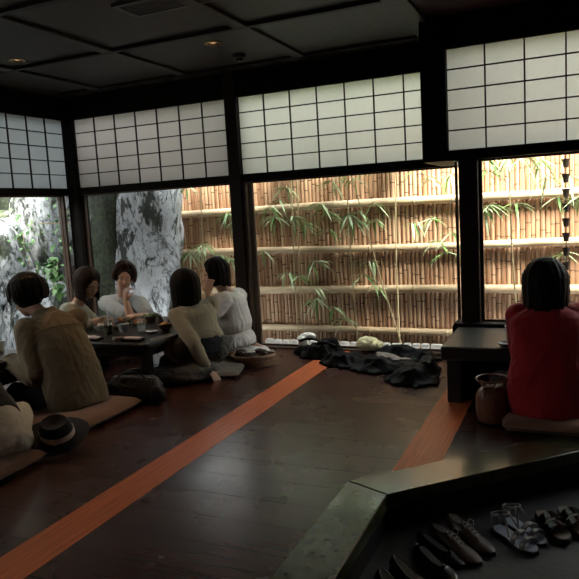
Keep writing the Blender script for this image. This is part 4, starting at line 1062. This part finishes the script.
def tray(label, c, sx, sy, rz=0.):
    m = MB(); m.box((-sx / 2, -sy / 2, 0), (sx / 2, sy / 2, .006)); 
    for lo, hi in (((-sx / 2, -sy / 2, .006), (sx / 2, -sy / 2 + .008, .016)), ((-sx / 2, sy / 2 - .008, .006), (sx / 2, sy / 2, .016)), ((-sx / 2, -sy / 2, .006), (-sx / 2 + .008, sy / 2, .016)), ((sx / 2 - .008, -sy / 2, .006), (sx / 2, sy / 2, .016))): m.box(lo, hi)
    o = m.build('tray', M['tray'], None, smooth=False); o.location = c; o.rotation_euler = (0, 0, rz); return tag(o, label, 'tray')
def towel(label, c, sx, sy, rz):
    m = MB(); n = 12; 
    rs = []
    for i in range(n + 1):
        u = -1 + 2 * i / n; k = math.sqrt(max(.03, 1 - abs(u) ** 6))
        rs.append([V((u * sx / 2, sy / 2 * math.cos(a) * (.9 + .1 * k), .014 + .013 * k * math.sin(a) + .002 * math.sin(u * 7))) for a in [2 * PI * q / 14 for q in range(14)]])
    m.rings(rs); o = m.build('hand_towel', M['towel'], None); o.location = c; o.rotation_euler = (0, 0, rz); return tag(o, label, 'towel', 'rolled hand towels')
t1c = on1(133, 341); tray('small black tray under the folded pale towel at the near table edge', t1c, .16, .075, .1); towel('pale pink hand towel on the black tray at the near table edge', t1c + V((0, 0, .006)), .13, .05, .1)
t2c = on1(92, 340); tray('small black tray at the left end of the near table edge', t2c, .17, .075, 0); towel('pale hand towel on the tray beside the glass with straw', t2c + V((0, 0, .006)), .14, .05, .05)
plate('dark plate under the tall glass with straw', on1(107, 339) + V((.12, -.01, 0)), .052, 'ceramic_dark')
plate('dark plate of orange fried food before the chin resting person', on1(124, 322), .10, 'ceramic_dark', 'orange brown fried food', 'food')
bowl('serving_bowl', 'bowl', 'dark bowl of salad at the middle of the far table', on1(152, 322), .085, .06, 'ceramic_dark', 'mixed green salad', 'green_food')
bowl('serving_bowl', 'bowl', 'brown bowl near the right table edge by the cream sweater', on1(166, 331), .062, .062, 'ceramic_dark', 'fried pieces in the bowl', 'food')
tumbler('glass by the right table edge behind the brown bowl', on1(172, 326), .10, .032, .6)
plate('small plate beside the water glass', on1(152, 333), .052, 'ceramic', None)
bowl('serving_bowl', 'bowl', 'small dark bowl left of the grey cup', on1(116, 331), .042, .04, 'ceramic_dark')
for i, (a, b) in enumerate((((150, 339), (171, 334)), ((151, 340.2), (172, 335.4)))):
    A_, B_ = onz(*a, T1 + .005), onz(*b, T1 + .005); m = MB(); m.tube([A_, B_], [.0035, .0022], 8)
    o = m.build('chopstick', M['wood_pale'], None, org=A_); tag(o, 'pale wooden chopstick of the pair lying by the right table edge', 'chopstick', 'pair of chopsticks')
bowl('rice_bowl', 'bowl', 'pale bowl before the hands of the person in the sage cardigan', on1(100, 331), .052, .05, 'ceramic', 'rice in the pale bowl', 'towel')
plate('long plate of fried food in the centre of the far table', on1(140, 324), .095, 'ceramic_dark', 'golden fried food', 'food')
lathe_thing('sauce_jug', 'jug', 'small dark jug between the salad bowl and the brown bowl', on1(160, 326), [(.0005, .0), (.026, .0), (.034, .02), (.033, .05), (.02, .075), (.024, .09), (.021, .09), (.016, .075), (.0005, .07)], 'ceramic_dark')
tumbler('small glass behind the grey cup on the far table', on1(127, 327), .09, .03, .6)
# on the left table
def on2(px, py, dx=0.): p = onz(px, py, T2 + .0005); return V((min(-3.44, p.x) + dx, min(3.42, p.y), T2 + .0005))
lathe_thing('paper_cup', 'cup', 'white cup at the left edge beyond the khaki shirted person', on2(1, 352), [(.0005, .002), (.026, .002), (.036, .085), (.034, .085), (.0245, .004), (.0005, .004)], 'ceramic_white')
bowl('rice_bowl', 'bowl', 'small bowl with pale food under the hand of the khaki shirted person', on2(-1, 369), .055, .05, 'ceramic_dark', 'pale cooked food', 'towel')
plate('dark plate on the left table in front of the small bowl', on2(4, 380), .08, 'ceramic_dark')
o = towel('pale hand towel on the left table near the black top', on2(9, 385) + V((0, -.04, -.004)), .13, .05, 1.2)
# right table
lathe_thing('teacup', 'cup', 'tall white cup beside the elbow of the red topped person', (-.375, 4.17, .3625), [(.0005, .003), (.024, .003), (.024, 0), (.02, 0), (.026, .008), (.036, .10), (.033, .10), (.024, .012), (.0005, .01)], 'ceramic_white')
plate('small dark dish at the near edge of the right table', (-.395, 4.02, .3625), .05, 'ceramic_dark', h=.022, name='small_dish')

# ------------------------------------------------------------ bags and cloth
def handbag():
    c = V((-2.80, 3.56, 0)); r = empty('handbag', c, 'black leather handbag on the floor behind the khaki shirted person', 'bag')
    m = MB(); rz = Matrix.Rotation(.12, 3, 'Z')
    rs = []
    for k, (z, a, b) in enumerate(((.0, .18, .075), (.012, .205, .092), (.06, .21, .096), (.11, .20, .08), (.15, .175, .05), (.17, .165, .035))):
        rs.append([c + rz @ V((a * (abs(math.cos(t)) ** .5) * (1 if math.cos(t) > 0 else -1), b * (abs(math.sin(t)) ** .6) * (1 if math.sin(t) > 0 else -1), z)) for t in [2 * PI * q / 32 for q in range(32)]])
    m.rings(rs); m.union('body', M['leather'], r, .006, 3, folds(.006, (16, 16, 16), 2))
    m = MB(); m.ell(c + rz @ V((.195, -.06, .065)), (.05, .04, .06)); m.build('side_pocket', M['leather'], r)
    for s in (-1, 1):
        m = MB(); pts = [c + rz @ V((.11 * math.cos(t), s * .045 - .03 * math.sin(t) * s * 0 - .0, .155 + .055 * math.sin(t))) for t in [PI * q / 14 for q in range(15)]]; m.tube(pts, .006, 8); m.build('handle', M['leather'], r)
    m = MB(); m.tube([c + rz @ V((-.14, 0, .166)), c + rz @ V((.15, 0, .168))], .004, 8); m.build('zip', M['steel'], r)
    for x in (.10, .15):
        m = MB(); m.tube([c + rz @ V((x + .012 * math.cos(t), -.05, .150 + .012 * math.sin(t))) for t in [2 * PI * q / 12 for q in range(12)]], .003, 6, loop=True); m.build('buckle', M['steel'], r)
handbag()
def hat():
    c = onz(49, 454, 0); c = V((c.x + .02, c.y + .06, .085)); r = empty('fedora_hat', c, 'black felt hat with a white ribbon band on the floor between two cushions', 'hat')
    R = Euler((.42, .06, .25)).to_matrix()
    m = MB(); prof = [(.085, .0), (.12, -.004), (.166, .004), (.169, .009), (.12, .004), (.086, .008)]
    m.rings([[c + R @ V((p_ * 1.05 * math.cos(t), p_ * .92 * math.sin(t), z + .012 * math.cos(2 * t) * max(0, p_ - .09) / .07)) for t in [2 * PI * q / 40 for q in range(40)]] for p_, z in prof], loop=True); m.build('brim', M['black_cloth'], r)
    m = MB(); prof = [(.087, 0), (.086, .05), (.080, .088), (.066, .102), (.03, .088), (.001, .082)]
    m.rings([[c + R @ V((p_ * 1.08 * math.cos(t), p_ * .92 * math.sin(t), z)) for t in [2 * PI * q / 40 for q in range(40)]] for p_, z in prof]); m.build('crown', M['black_cloth'], r)
    m = MB(); m.rings([[c + R @ V((p_ * 1.08 * math.cos(t), p_ * .92 * math.sin(t), z)) for t in [2 * PI * q / 40 for q in range(40)]] for p_, z in ((.0885, .012), (.0895, .012), (.0885, .046), (.0875, .046))], loop=True); m.build('ribbon', M['ribbon'], r)
    a = c + R @ V((.02, -.083, .03)); m = MB(); m.ell(a, (.03, .008, .018)); m.build('bow', M['ribbon'], r)
hat()
def basket():
    a = onz(229, 368, 0); b = onz(272, 366, 0); c = (a + b) / 2 + V((0, .06, 0)); c.z = 0
    u = (b - a); u.z = 0; L2 = u.length / 2; u.normalize(); w = V((-u.y, u.x, 0))
    r = empty('wicker_basket', c, 'shallow oval brown wicker basket on the floor beside the white dress', 'basket')
    m = MB()
    def P(t, s, z): return c + u * math.cos(t) * L2 * s + w * math.sin(t) * L2 * .62 * s + UP * z
    H = .085
    for j in range(9):
        z = .006 + H * j / 9; s = .86 + .14 * j / 9
        m.tube([P(2 * PI * q / 72, s + .02 * (1 if (q // 2 + j) % 2 else -1), z + .002 * (1 if (q // 2) % 2 else -1)) for q in range(72)], .0055, 6, loop=True)
    m.build('body', M['wicker'], r)
    m = MB()
    for q in range(36): m.tube([P(2 * PI * q / 36, .86, .0), P(2 * PI * q / 36, 1.0, H)], .004, 5)
    m.build('stakes', M['wicker'], r)
    m = MB(); 
    for k in range(3): m.tube([P(2 * PI * q / 60, 1.01 + .02 * math.cos(q * .9 + k * 2.1), H + .008 * math.sin(q * .9 + k * 2.1)) for q in range(60)], .006, 6, loop=True)
    m.build('rim', M['wicker'], r)
    m = MB(); m.rings([[P(2 * PI * q / 40, s, z) for q in range(40)] for s, z in ((.02, .003), (.86, .003), (.86, .008), (.02, .008))]); m.build('bottom', M['wicker'], r)
    # contents
    m = MB(); 
    m.ell(c + UP * .06 - u * .03, (.11, .075, .045)); m.ell(c + UP * .09 + u * .06 + w * .03, (.06, .045, .04)); m.ell(c + UP * .095 - u * .1 + w * .02, (.05, .05, .035))
    o = m.union('folded_cloth', M['brown_cloth'], None, .006, 2, folds(.014, (26, 26, 26), 4), org=c + UP * .03); tag(o, 'dark brown cloth heaped inside the wicker basket', 'cloth')
    m = MB(); R = Matrix.Rotation(math.atan2(u.y, u.x) + .1, 3, 'Z') @ Matrix.Rotation(-.12, 3, 'X'); k = c - u * .03 - w * .035 + UP * .118
    m.box((-.052, -.03, 0), (.052, .03, .004)); m.v = [tuple(R @ V(v) + k) for v in m.v]; o = m.build('card', M['card'], None, smooth=False, org=k); tag(o, 'small white card lying on the cloth in the basket', 'card')
    for q in range(3):
        m = MB(); m.box((-.04, -.022 + .015 * q, .0042), (.03 - .01 * q, -.018 + .015 * q, .0045)); m.v = [tuple(R @ V(v) + k) for v in m.v]; m.build('print_line', M['grey_plastic'], o, smooth=False)
basket()
def jar():
    c = V((-.437, 3.70, 0)); r = empty('drawstring_bag', c, 'brown glossy pot shaped bag with pale ring rim, by the right table', 'bag')
    m = MB(); m.lathe([(.001, .0), (.066, .0), (.084, .012), (.090, .05), (.091, .10), (.088, .15), (.078, .18), (.060, .197), (.056, .205), (.062, .215), (.055, .215), (.050, .205), (.001, .19)], c, 32)
    m.union('body', M['brown_leather'], r, .005, 2, folds(.004, (22, 22, 12), 6))
    m = MB(); m.tube([c + V((.086 * math.cos(t), .07 * math.sin(t), .247 + .008 * math.sin(t * 1 + .5))) for t in [2 * PI * q / 40 for q in range(40)]], .0065, 8, loop=True); m.build('ring_rim', M['brown_leather'], r)['label'] = 'pale lit ring rim'
    for q in range(8):
        t = 2 * PI * q / 8 + .3; m = MB(); m.tube([c + V((.058 * math.cos(t), .055 * math.sin(t), .21)), c + V((.072 * math.cos(t), .062 * math.sin(t), .226)), c + V((.086 * math.cos(t), .07 * math.sin(t), .247))], .0045, 6); m.build('strap', M['brown_leather'], r)
    for q in (-.03, .03):
        m = MB(); m.ell(c + V((q, -.062, .205)), (.014, .012, .012)); m.tube([c + V((q, -.068, .2)), c + V((q * 1.2, -.088, .16))], .003, 6); m.build('tie', M['brown_leather'], r)
jar()
def heap(name, cat, label, blobs, m_, voxel=.008, amp=.02, fr=14, seed=0):
    m = MB(); b0 = None
    for bl in blobs:
        if len(bl) == 2: m.ell(bl[0], bl[1])
        else: m.cap(*bl)
    c = V(blobs[0][0]); c.z = 0
    f = folds(amp, (fr, fr, fr), seed)
    o = m.union(name, M[m_], None, voxel, 2, f, org=c)
    me = o.data
    for v in me.vertices:
        if v.co.z < .003: v.co.z = .003
    me.update()
    return tag(o, label, cat)
def drape(name, cat, label, blobs, m_, amp, fr, seed, thr=.35, edge=.5, cell=.011, parent=None, zadd=0., dirn=(1, .3)):
    "cloth lying in folds: a closed height field over an irregular outline; blobs = (centre, rx, ry, height)"
    x0 = min(q[0].x - q[1] * 1.6 for q in blobs); x1 = max(q[0].x + q[1] * 1.6 for q in blobs)
    y0 = min(q[0].y - q[2] * 1.6 for q in blobs); y1 = max(q[0].y + q[2] * 1.6 for q in blobs)
    nx = int((x1 - x0) / cell) + 1; ny = int((y1 - y0) / cell) + 1
    H = {}
    for i in range(nx + 1):
        for j in range(ny + 1):
            x = x0 + i * cell; y = y0 + j * cell; f = 0; h = 0
            for c, rx, ry, hh in blobs:
                e = math.exp(-(((x - c.x) / rx) ** 2 + ((y - c.y) / ry) ** 2) * 1.1); f = max(f, e) + .15 * min(f, e); h = max(h, hh * min(1, e * 1.5))
            q = V((x * fr + seed, y * fr * 1.3, seed * .7))
            f += .16 * noise.noise(q * .8) + .08 * noise.noise(q * 2.2)
            if f < thr: continue
            u = min(1, (f - thr) / edge); w = V((noise.noise(q * .5), noise.noise(q * .5 + V((5, 2, 8))), 0)) * 1.3
            u2 = x * dirn[0] + y * dirn[1]; v2 = -x * dirn[1] + y * dirn[0]
            g = V((u2 * fr * .45, v2 * fr * 1.5, seed)) + w
            r1 = 1 - 2 * abs(noise.noise(g)); r2 = 1 - 2 * abs(noise.noise(g * 1.9 + V((3, 1, 4))))
            H[i, j] = zadd + .012 + (h * (.55 + .45 * u) + amp * (r1 + .5 * r2)) * (u ** .5)
    vs = []; idx = {}
    for k, h in H.items():
        idx[k] = len(vs); vs.append((x0 + k[0] * cell, y0 + k[1] * cell, max(h, zadd + .008)))
    nt_ = len(vs)
    for k, h in H.items(): vs.append((x0 + k[0] * cell, y0 + k[1] * cell, zadd + .002))
    fs = []; ed = {}
    for (i, j) in H:
        q = [(i, j), (i + 1, j), (i + 1, j + 1), (i, j + 1)]
        if all(t in H for t in q):
            t = [idx[z] for z in q]; fs.append(tuple(t)); fs.append(tuple(z + nt_ for z in reversed(t)))
            for a_, b_ in zip(t, t[1:] + t[:1]): ed[(a_, b_)] = 1
    for (a_, b_) in list(ed):
        if (b_, a_) not in ed: fs.append((b_, a_, a_ + nt_, b_ + nt_))
    m = MB(); m.add(vs, fs); c = blobs[0][0]
    me = m.mesh(name); bm = bmesh.new(); bm.from_mesh(me)
    bmesh.ops.delete(bm, geom=[v for v in bm.verts if not v.link_faces], context='VERTS')
    bmesh.ops.smooth_vert(bm, verts=bm.verts, factor=.5, use_axis_x=True, use_axis_y=True, use_axis_z=True)
    org = V((c.x, c.y, 0)); bmesh.ops.translate(bm, verts=bm.verts, vec=-org)
    bmesh.ops.recalc_face_normals(bm, faces=bm.faces)
    bm.to_mesh(me); bm.free(); me.materials.append(M[m_])
    o = bpy.data.objects.new(name, me); COL.objects.link(o); o.location = org
    if parent is not None: adopt(o, parent)
    return tag(o, label, cat)
def g0(px, py, z=0.): return onz(px, py, z)
def up(p, z): return V((p.x, p.y, z))
bag = drape('black_bag', 'bag', 'crumpled black shiny bag at the left end of the black heap by the window',
     [(g0(320, 357), .14, .11, .09), (g0(342, 364), .16, .11, .065), (g0(304, 353), .09, .06, .04), (g0(330, 353), .12, .08, .10), (g0(352, 362), .12, .10, .06)], 'black_gloss', .016, 13, 1.3, thr=.2, edge=.55, dirn=(.8, -.6))
for z_ in (0, 1):
    m = MB(); p0 = up(g0(302 + z_ * 12, 350 + z_ * 5), .09); p1 = up(g0(326 + z_ * 12, 358 + z_ * 3), .13)
    m.tube([p0.lerp(p1, q / 8) + UP * .03 * math.sin(PI * q / 8) + V((0, -.03, 0)) for q in range(9)], .011, 8); m.build('strap', M['black_gloss'], bag)
coat = drape('black_coat', 'coat', 'black coat spread on the floor beside the right table',
     [(g0(378, 368), .20, .17, .075), (g0(412, 381), .16, .14, .085), (g0(427, 374), .08, .18, .095), (g0(398, 355), .22, .08, .06), (g0(424, 360), .12, .10, .06), (g0(398, 370), .20, .15, .05)], 'black_gloss', .014, 12, 5.1, thr=.2, edge=.6, dirn=(.9, -.45))
cm = coat.data; pick = []
lc = g0(404, 367) - coat.location
for f in cm.polygons:
    q = f.center
    if f.normal.z > .1 and q.z > .015 and (((q.x - lc.x) * .9 + (q.y - lc.y) * .35) / .27) ** 2 + ((-(q.x - lc.x) * .3 + (q.y - lc.y)) / .12) ** 2 + .9 * noise.noise(q * 11) < .62: pick.append(f)
ids = sorted({v for f in pick for v in f.vertices}); im = {v: k for k, v in enumerate(ids)}; n_ = len(ids)
lv = [coat.location + cm.vertices[v].co + cm.vertices[v].normal * .006 for v in ids] + [coat.location + cm.vertices[v].co + cm.vertices[v].normal * .001 for v in ids]
lf = []; ed = {}
for f in pick:
    t = [im[v] for v in f.vertices]; lf += [tuple(t), tuple(v + n_ for v in reversed(t))]
    for a_, b_ in zip(t, t[1:] + t[:1]): ed[(a_, b_)] = 1
lf += [(b_, a_, a_ + n_, b_ + n_) for (a_, b_) in ed if (b_, a_) not in ed]
m = MB(); m.add(lv, lf); m.build('lining', M['lining'], coat, auto=False)['label'] = 'grey brown lining turned outwards'
heap('white_cloth', 'cloth', 'white folded cloth on the left end of the black heap', [(up(g0(309, 349), .120), (.075, .05, .03)), (up(g0(303, 350), .10), (.05, .045, .03)), (up(g0(303, 350), .05), (.04, .04, .07))], 'white_cotton', .005, .008, 24, 2)
yb = heap('cloth_bundle', 'cloth', 'pale yellow printed bundle lying behind the black heap by the window', [(up(g0(368, 352), .075), (.105, .075, .062)), (up(g0(377, 353), .06), (.07, .06, .045))], 'yellow_cloth', .005, .008, 22, 3)

# --------------------------------------------------------------------- shoes
def hw(t, toe=1.):
    "half width of a foot along its length, heel t=0 to toe t=1"
    pts = [(0, .018), (.06, .030), (.2, .034), (.42, .030), (.68, .043), (.82, .042), (.93, .030 * toe), (1, .012 * toe)]
    for (a, p), (b, q) in zip(pts, pts[1:]):
        if t <= b: return p + (q - p) * (t - a) / (b - a)
    return pts[-1][1]
def shoe_frame(heel, toe, L):
    h = V((heel.x, heel.y, DZ)); d = V((toe.x - heel.x, toe.y - heel.y, 0)).normalized(); return h, math.atan2(d.y, d.x)
def sole_mb(L, z0, z1, grow=0., n=20, lift=0.):
    m = MB(); l = [(t / n) for t in range(n + 1)]
    pts = [(t * L, hw(t) + grow) for t in l] + [(t * L, -hw(t) - grow * 1) for t in reversed(l)]
    m.prism(pts[::-1], z0, z1); return m
def place(r, heel, toe, L):
    h, a = shoe_frame(heel, toe, L); r.location = h; r.rotation_euler = (0, 0, a)
def local(mb, name, m_, r, **k):
    o = mb.build(name, M[m_], None, **k); o.parent = r; return o
def oxford(label, heel, toe, m_, grp, L=.265, open_=False, laces=True):
    r = empty('lace_up_shoe' if laces else 'flat_shoe', (0, 0, 0), label, 'shoe', grp)
    local(sole_mb(L, 0, .012, .003), 'sole', 'sole', r, bevel=.003)
    b = MB(); b.prism([(t * L * .25, hw(t * .25)) for t in [i / 6 for i in range(7)]] + [(t * L * .25, -hw(t * .25)) for t in [i / 6 for i in range(6, -1, -1)]], -.0, .001); 
    m = MB(); rs = []; n = 22
    for i in range(n + 1):
        t = i / n; w = hw(t) * 1.0
        if laces: top_ = .075 if t < .25 else lerp(.078, .042, min(1, (t - .25) / .42)) if t < .67 else lerp(.042, .022, (t - .67) / .33)
        else: top_ = .058 if t < .1 else lerp(.052, .032, min(1, (t - .1) / .3)) if t < .4 else lerp(.036, .036, 0) if t < .7 else lerp(.036, .018, (t - .7) / .3)
        zs = []
        for q in range(16):
            a = 2 * PI * q / 16; x, z = math.cos(a), math.sin(a)
            ww = w * (1 if z < 0 else (1 - .45 * z ** 2 if t > .3 else 1 - .3 * z ** 2))
            zs.append(V((t * L, ww * abs(x) ** .7 * (1 if x > 0 else -1), .012 + (top_ - .012) * (.5 + .5 * (abs(z) ** .8) * (1 if z > 0 else -1)))))
        rs.append(zs)
    m.rings(rs); local(m, 'upper', m_, r)
    # dark opening with a collar edge
    z_ = .0765 if laces else .054
    x0, x1 = (.012, .105) if laces else (.010, .165)
    m = MB(); ring = []
    for q in range(28):
        a = 2 * PI * q / 28; t = .5 + .5 * math.cos(a); x = lerp(x0, x1, t); tt = x / L
        zz = (lerp(.078, .074, t) if laces else lerp(.058, .038, min(1, t * 1.3)))
        ring.append(V((x, (hw(tt) * .62) * math.sin(a), zz)))
    m.tube(ring, .0035, 8, loop=True); local(m, 'collar', m_, r)
    m = MB(); cc = sum(ring, V()) / len(ring)
    m.rings([[v.copy() for v in ring], [cc + (v - cc) * .85 - UP * .012 for v in ring]], close=True); local(m, 'lining', 'sole', r)
    if laces:
        m = MB()
        for i in range(4):
            x = .118 + .018 * i; z = lerp(.074, .052, i / 3) + .004; w = .013
            m.tube([(x, -w, z - .003), (x + .006, 0, z + .003), (x + .012, w, z - .005)], .0022, 6); m.tube([(x, w, z - .003), (x + .006, 0, z + .003), (x + .012, -w, z - .005)], .0022, 6)
        for s in (-1, 1): m.tube([(.118, 0, .08), (.11, s * .018, .094), (.125, s * .028, .088), (.132, s * .02, .07)], .002, 6)
        local(m, 'laces', 'lace', r)
        m = MB(); m.prism([(t * L, hw(t)) for t in [i / 40 for i in range(11)]] + [(t * L, -hw(t)) for t in [i / 40 for i in range(10, -1, -1)]], 0, .02); m.v = [(x, y, z - .0) for x, y, z in m.v]; local(m, 'heel', 'sole', r)
    else:
        m = MB(); m.tube([(.165, -.014, .040), (.172, 0, .043), (.165, .014, .040)], .004, 6); m.ell((.172, 0, .043), (.007, .01, .006)); local(m, 'bow', m_, r)
    place(r, heel, toe, L); return r
def strap_arc(x0, x1, w, h, width, z0=.02, lean=0.):
    "band over the foot at x, thick sheet"
    m = MB(); rs = []
    for q in range(15):
        a = PI * q / 14; y = w * math.cos(a); z = z0 + h * math.sin(a); x = lerp(x0, x1, q / 14)
        n = V((0, math.cos(a) * .0025, math.sin(a) * .0025)); c = V((x + lean * math.sin(a), y, z))
        rs.append([c + V((-width / 2, 0, 0)) - n, c + V((width / 2, 0, 0)) - n, c + V((width / 2, 0, 0)) + n, c + V((-width / 2, 0, 0)) + n])
    m.rings(rs); return m
def sandal(label, heel, toe, grp, L=.25):
    r = empty('strappy_sandal', (0, 0, 0), label, 'shoe', grp)
    local(sole_mb(L, 0, .016, .002), 'sole', 'sole', r, bevel=.003)
    local(sole_mb(L * .985, .0163, .019, -.002), 'insole', 'insole_blue', r)['label'] = 'pale blue insole'
    local(strap_arc(.172, .160, .043, .048, .026), 'toe_strap', 'silver', r); local(strap_arc(.198, .212, .042, .036, .022), 'toe_strap', 'silver', r)
    m = MB(); ring = []
    for q in range(32):
        a = 2 * PI * q / 32; ring.append(V((.035 + .042 * math.cos(a), .032 * math.sin(a), .088 + .012 * math.cos(a))))
    m.tube(ring, .0042, 6, loop=True); local(m, 'ankle_strap', 'silver', r)
    for s in (-1, 1):
        m = MB(); m.tube([(.03, s * .034, .016), (.022, s * .036, .05), (.012, s * .028, .084)], .0045, 6); local(m, 'heel_strap', 'silver', r)
        m = MB(); m.tube([(.075, s * .012, .099), (.10, s * .02, .075), (.13, s * .034, .03)], .004, 6); local(m, 'side_strap', 'silver', r)
    m = MB(); m.rings([[V((.0, .02 * math.cos(t) * 1, .02 + .05 * (q))) + V((.004 - .01 * math.sin(PI * q) + .0, 0, 0)) + V((.003 * math.sin(t), 0, 0)) for t in [2 * PI * k / 10 for k in range(10)]] for q in (0, .5, 1)]); local(m, 'heel_counter', 'silver', r)
    m = MB(); m.tube([(.05 + .008 * math.cos(t), .034, .092 + .008 * math.sin(t)) for t in [2 * PI * k / 10 for k in range(10)]], .002, 6, loop=True); local(m, 'buckle', 'steel', r)
    place(r, heel, toe, L); return r
def slide(label, heel, toe, grp, L=.26):
    r = empty('slide_sandal', (0, 0, 0), label, 'shoe', grp)
    local(sole_mb(L, 0, .024, .004), 'sole', 'sole', r, bevel=.004)
    local(sole_mb(L * .985, .0243, .028, .0), 'footbed', 'insole_tan', r)['label'] = 'pale tan footbed'
    m = MB()
    local(strap_arc(.125, .115, .050, .055, .052, .014), 'band', 'shoe_black', r); local(strap_arc(.185, .175, .050, .045, .048, .014), 'band', 'shoe_black', r)
    place(r, heel, toe, L); return r
def dz(px, py): return onz(px, py, DZ)
oxford('brown lace up shoe, right one of the lace up pair on the stone floor', dz(449, 530), dz(498, 560), 'shoe_brown', 'brown lace up shoes')
oxford('brown lace up shoe, left one of the pair and nearer to the viewer', dz(432, 540), dz(487, 571), 'shoe_brown', 'brown lace up shoes')
sandal('strappy sandal with pale insole, further one of the silver pair', dz(507, 521), dz(546, 549), 'silver strappy sandals')
sandal('strappy sandal with pale insole, nearer one beside the lace up shoes', dz(495, 529), dz(541, 559), 'silver strappy sandals')
slide('black banded slide with tan footbed, left one at the right edge', dz(541, 516), dz(569, 550), 'banded slides')
slide('black banded slide with tan footbed, right one cut by the right edge', dz(563, 512), dz(592, 546), 'banded slides')
oxford('dark flat shoe, upper one of the flats beside the lace up shoes', dz(420, 544), dz(468, 572), 'shoe_black', 'dark flat shoes', .24, laces=False)
oxford('dark flat shoe, lower one of the flats with a pale heel tip', dz(417, 556), dz(458, 588), 'shoe_black', 'dark flat shoes', .24, laces=False)
oxford('bronze flat shoe at the bottom edge beside the step, right one', dz(394, 568), dz(432, 604), 'shoe_bronze', 'bronze flat shoes', .24, laces=False)
oxford('bronze flat shoe at the bottom edge beside the step, left one', dz(380, 582), dz(414, 622), 'shoe_bronze', 'bronze flat shoes', .24, laces=False)

# ===================================================================== light
w = bpy.data.worlds.new('world'); SC.world = w; w.use_nodes = True
N = w.node_tree.nodes; L = w.node_tree.links; N.clear()
out = N.new('ShaderNodeOutputWorld'); bg = N.new('ShaderNodeBackground'); L.new(bg.outputs[0], out.inputs[0])
bg.inputs[0].default_value = (.94, .97, 1.0, 1); bg.inputs[1].default_value = 6.8
sd_ = bpy.data.lights.new('sun', 'SUN'); sd_.energy = 54.0; sd_.angle = math.radians(30); sd_.color = (1, .93, .83)
so = bpy.data.objects.new('sun', sd_); COL.objects.link(so)
# light comes over the house, from the right, steeply
so.rotation_euler = V((-.42, .55, -1.0)).to_track_quat('-Z', 'Y').to_euler()
vs = SC.view_settings
SC.display_settings.display_device = 'sRGB'
vs.view_transform = 'Standard'; vs.look = 'None'; vs.gamma = 1; vs.use_curve_mapping = False
vs.exposure = .0
SC.cycles.use_denoising = True
SC.cycles.max_bounces = 10; SC.cycles.diffuse_bounces = 6; SC.cycles.transparent_max_bounces = 16; SC.cycles.glossy_bounces = 4
SC.cycles.sample_clamp_indirect = 6
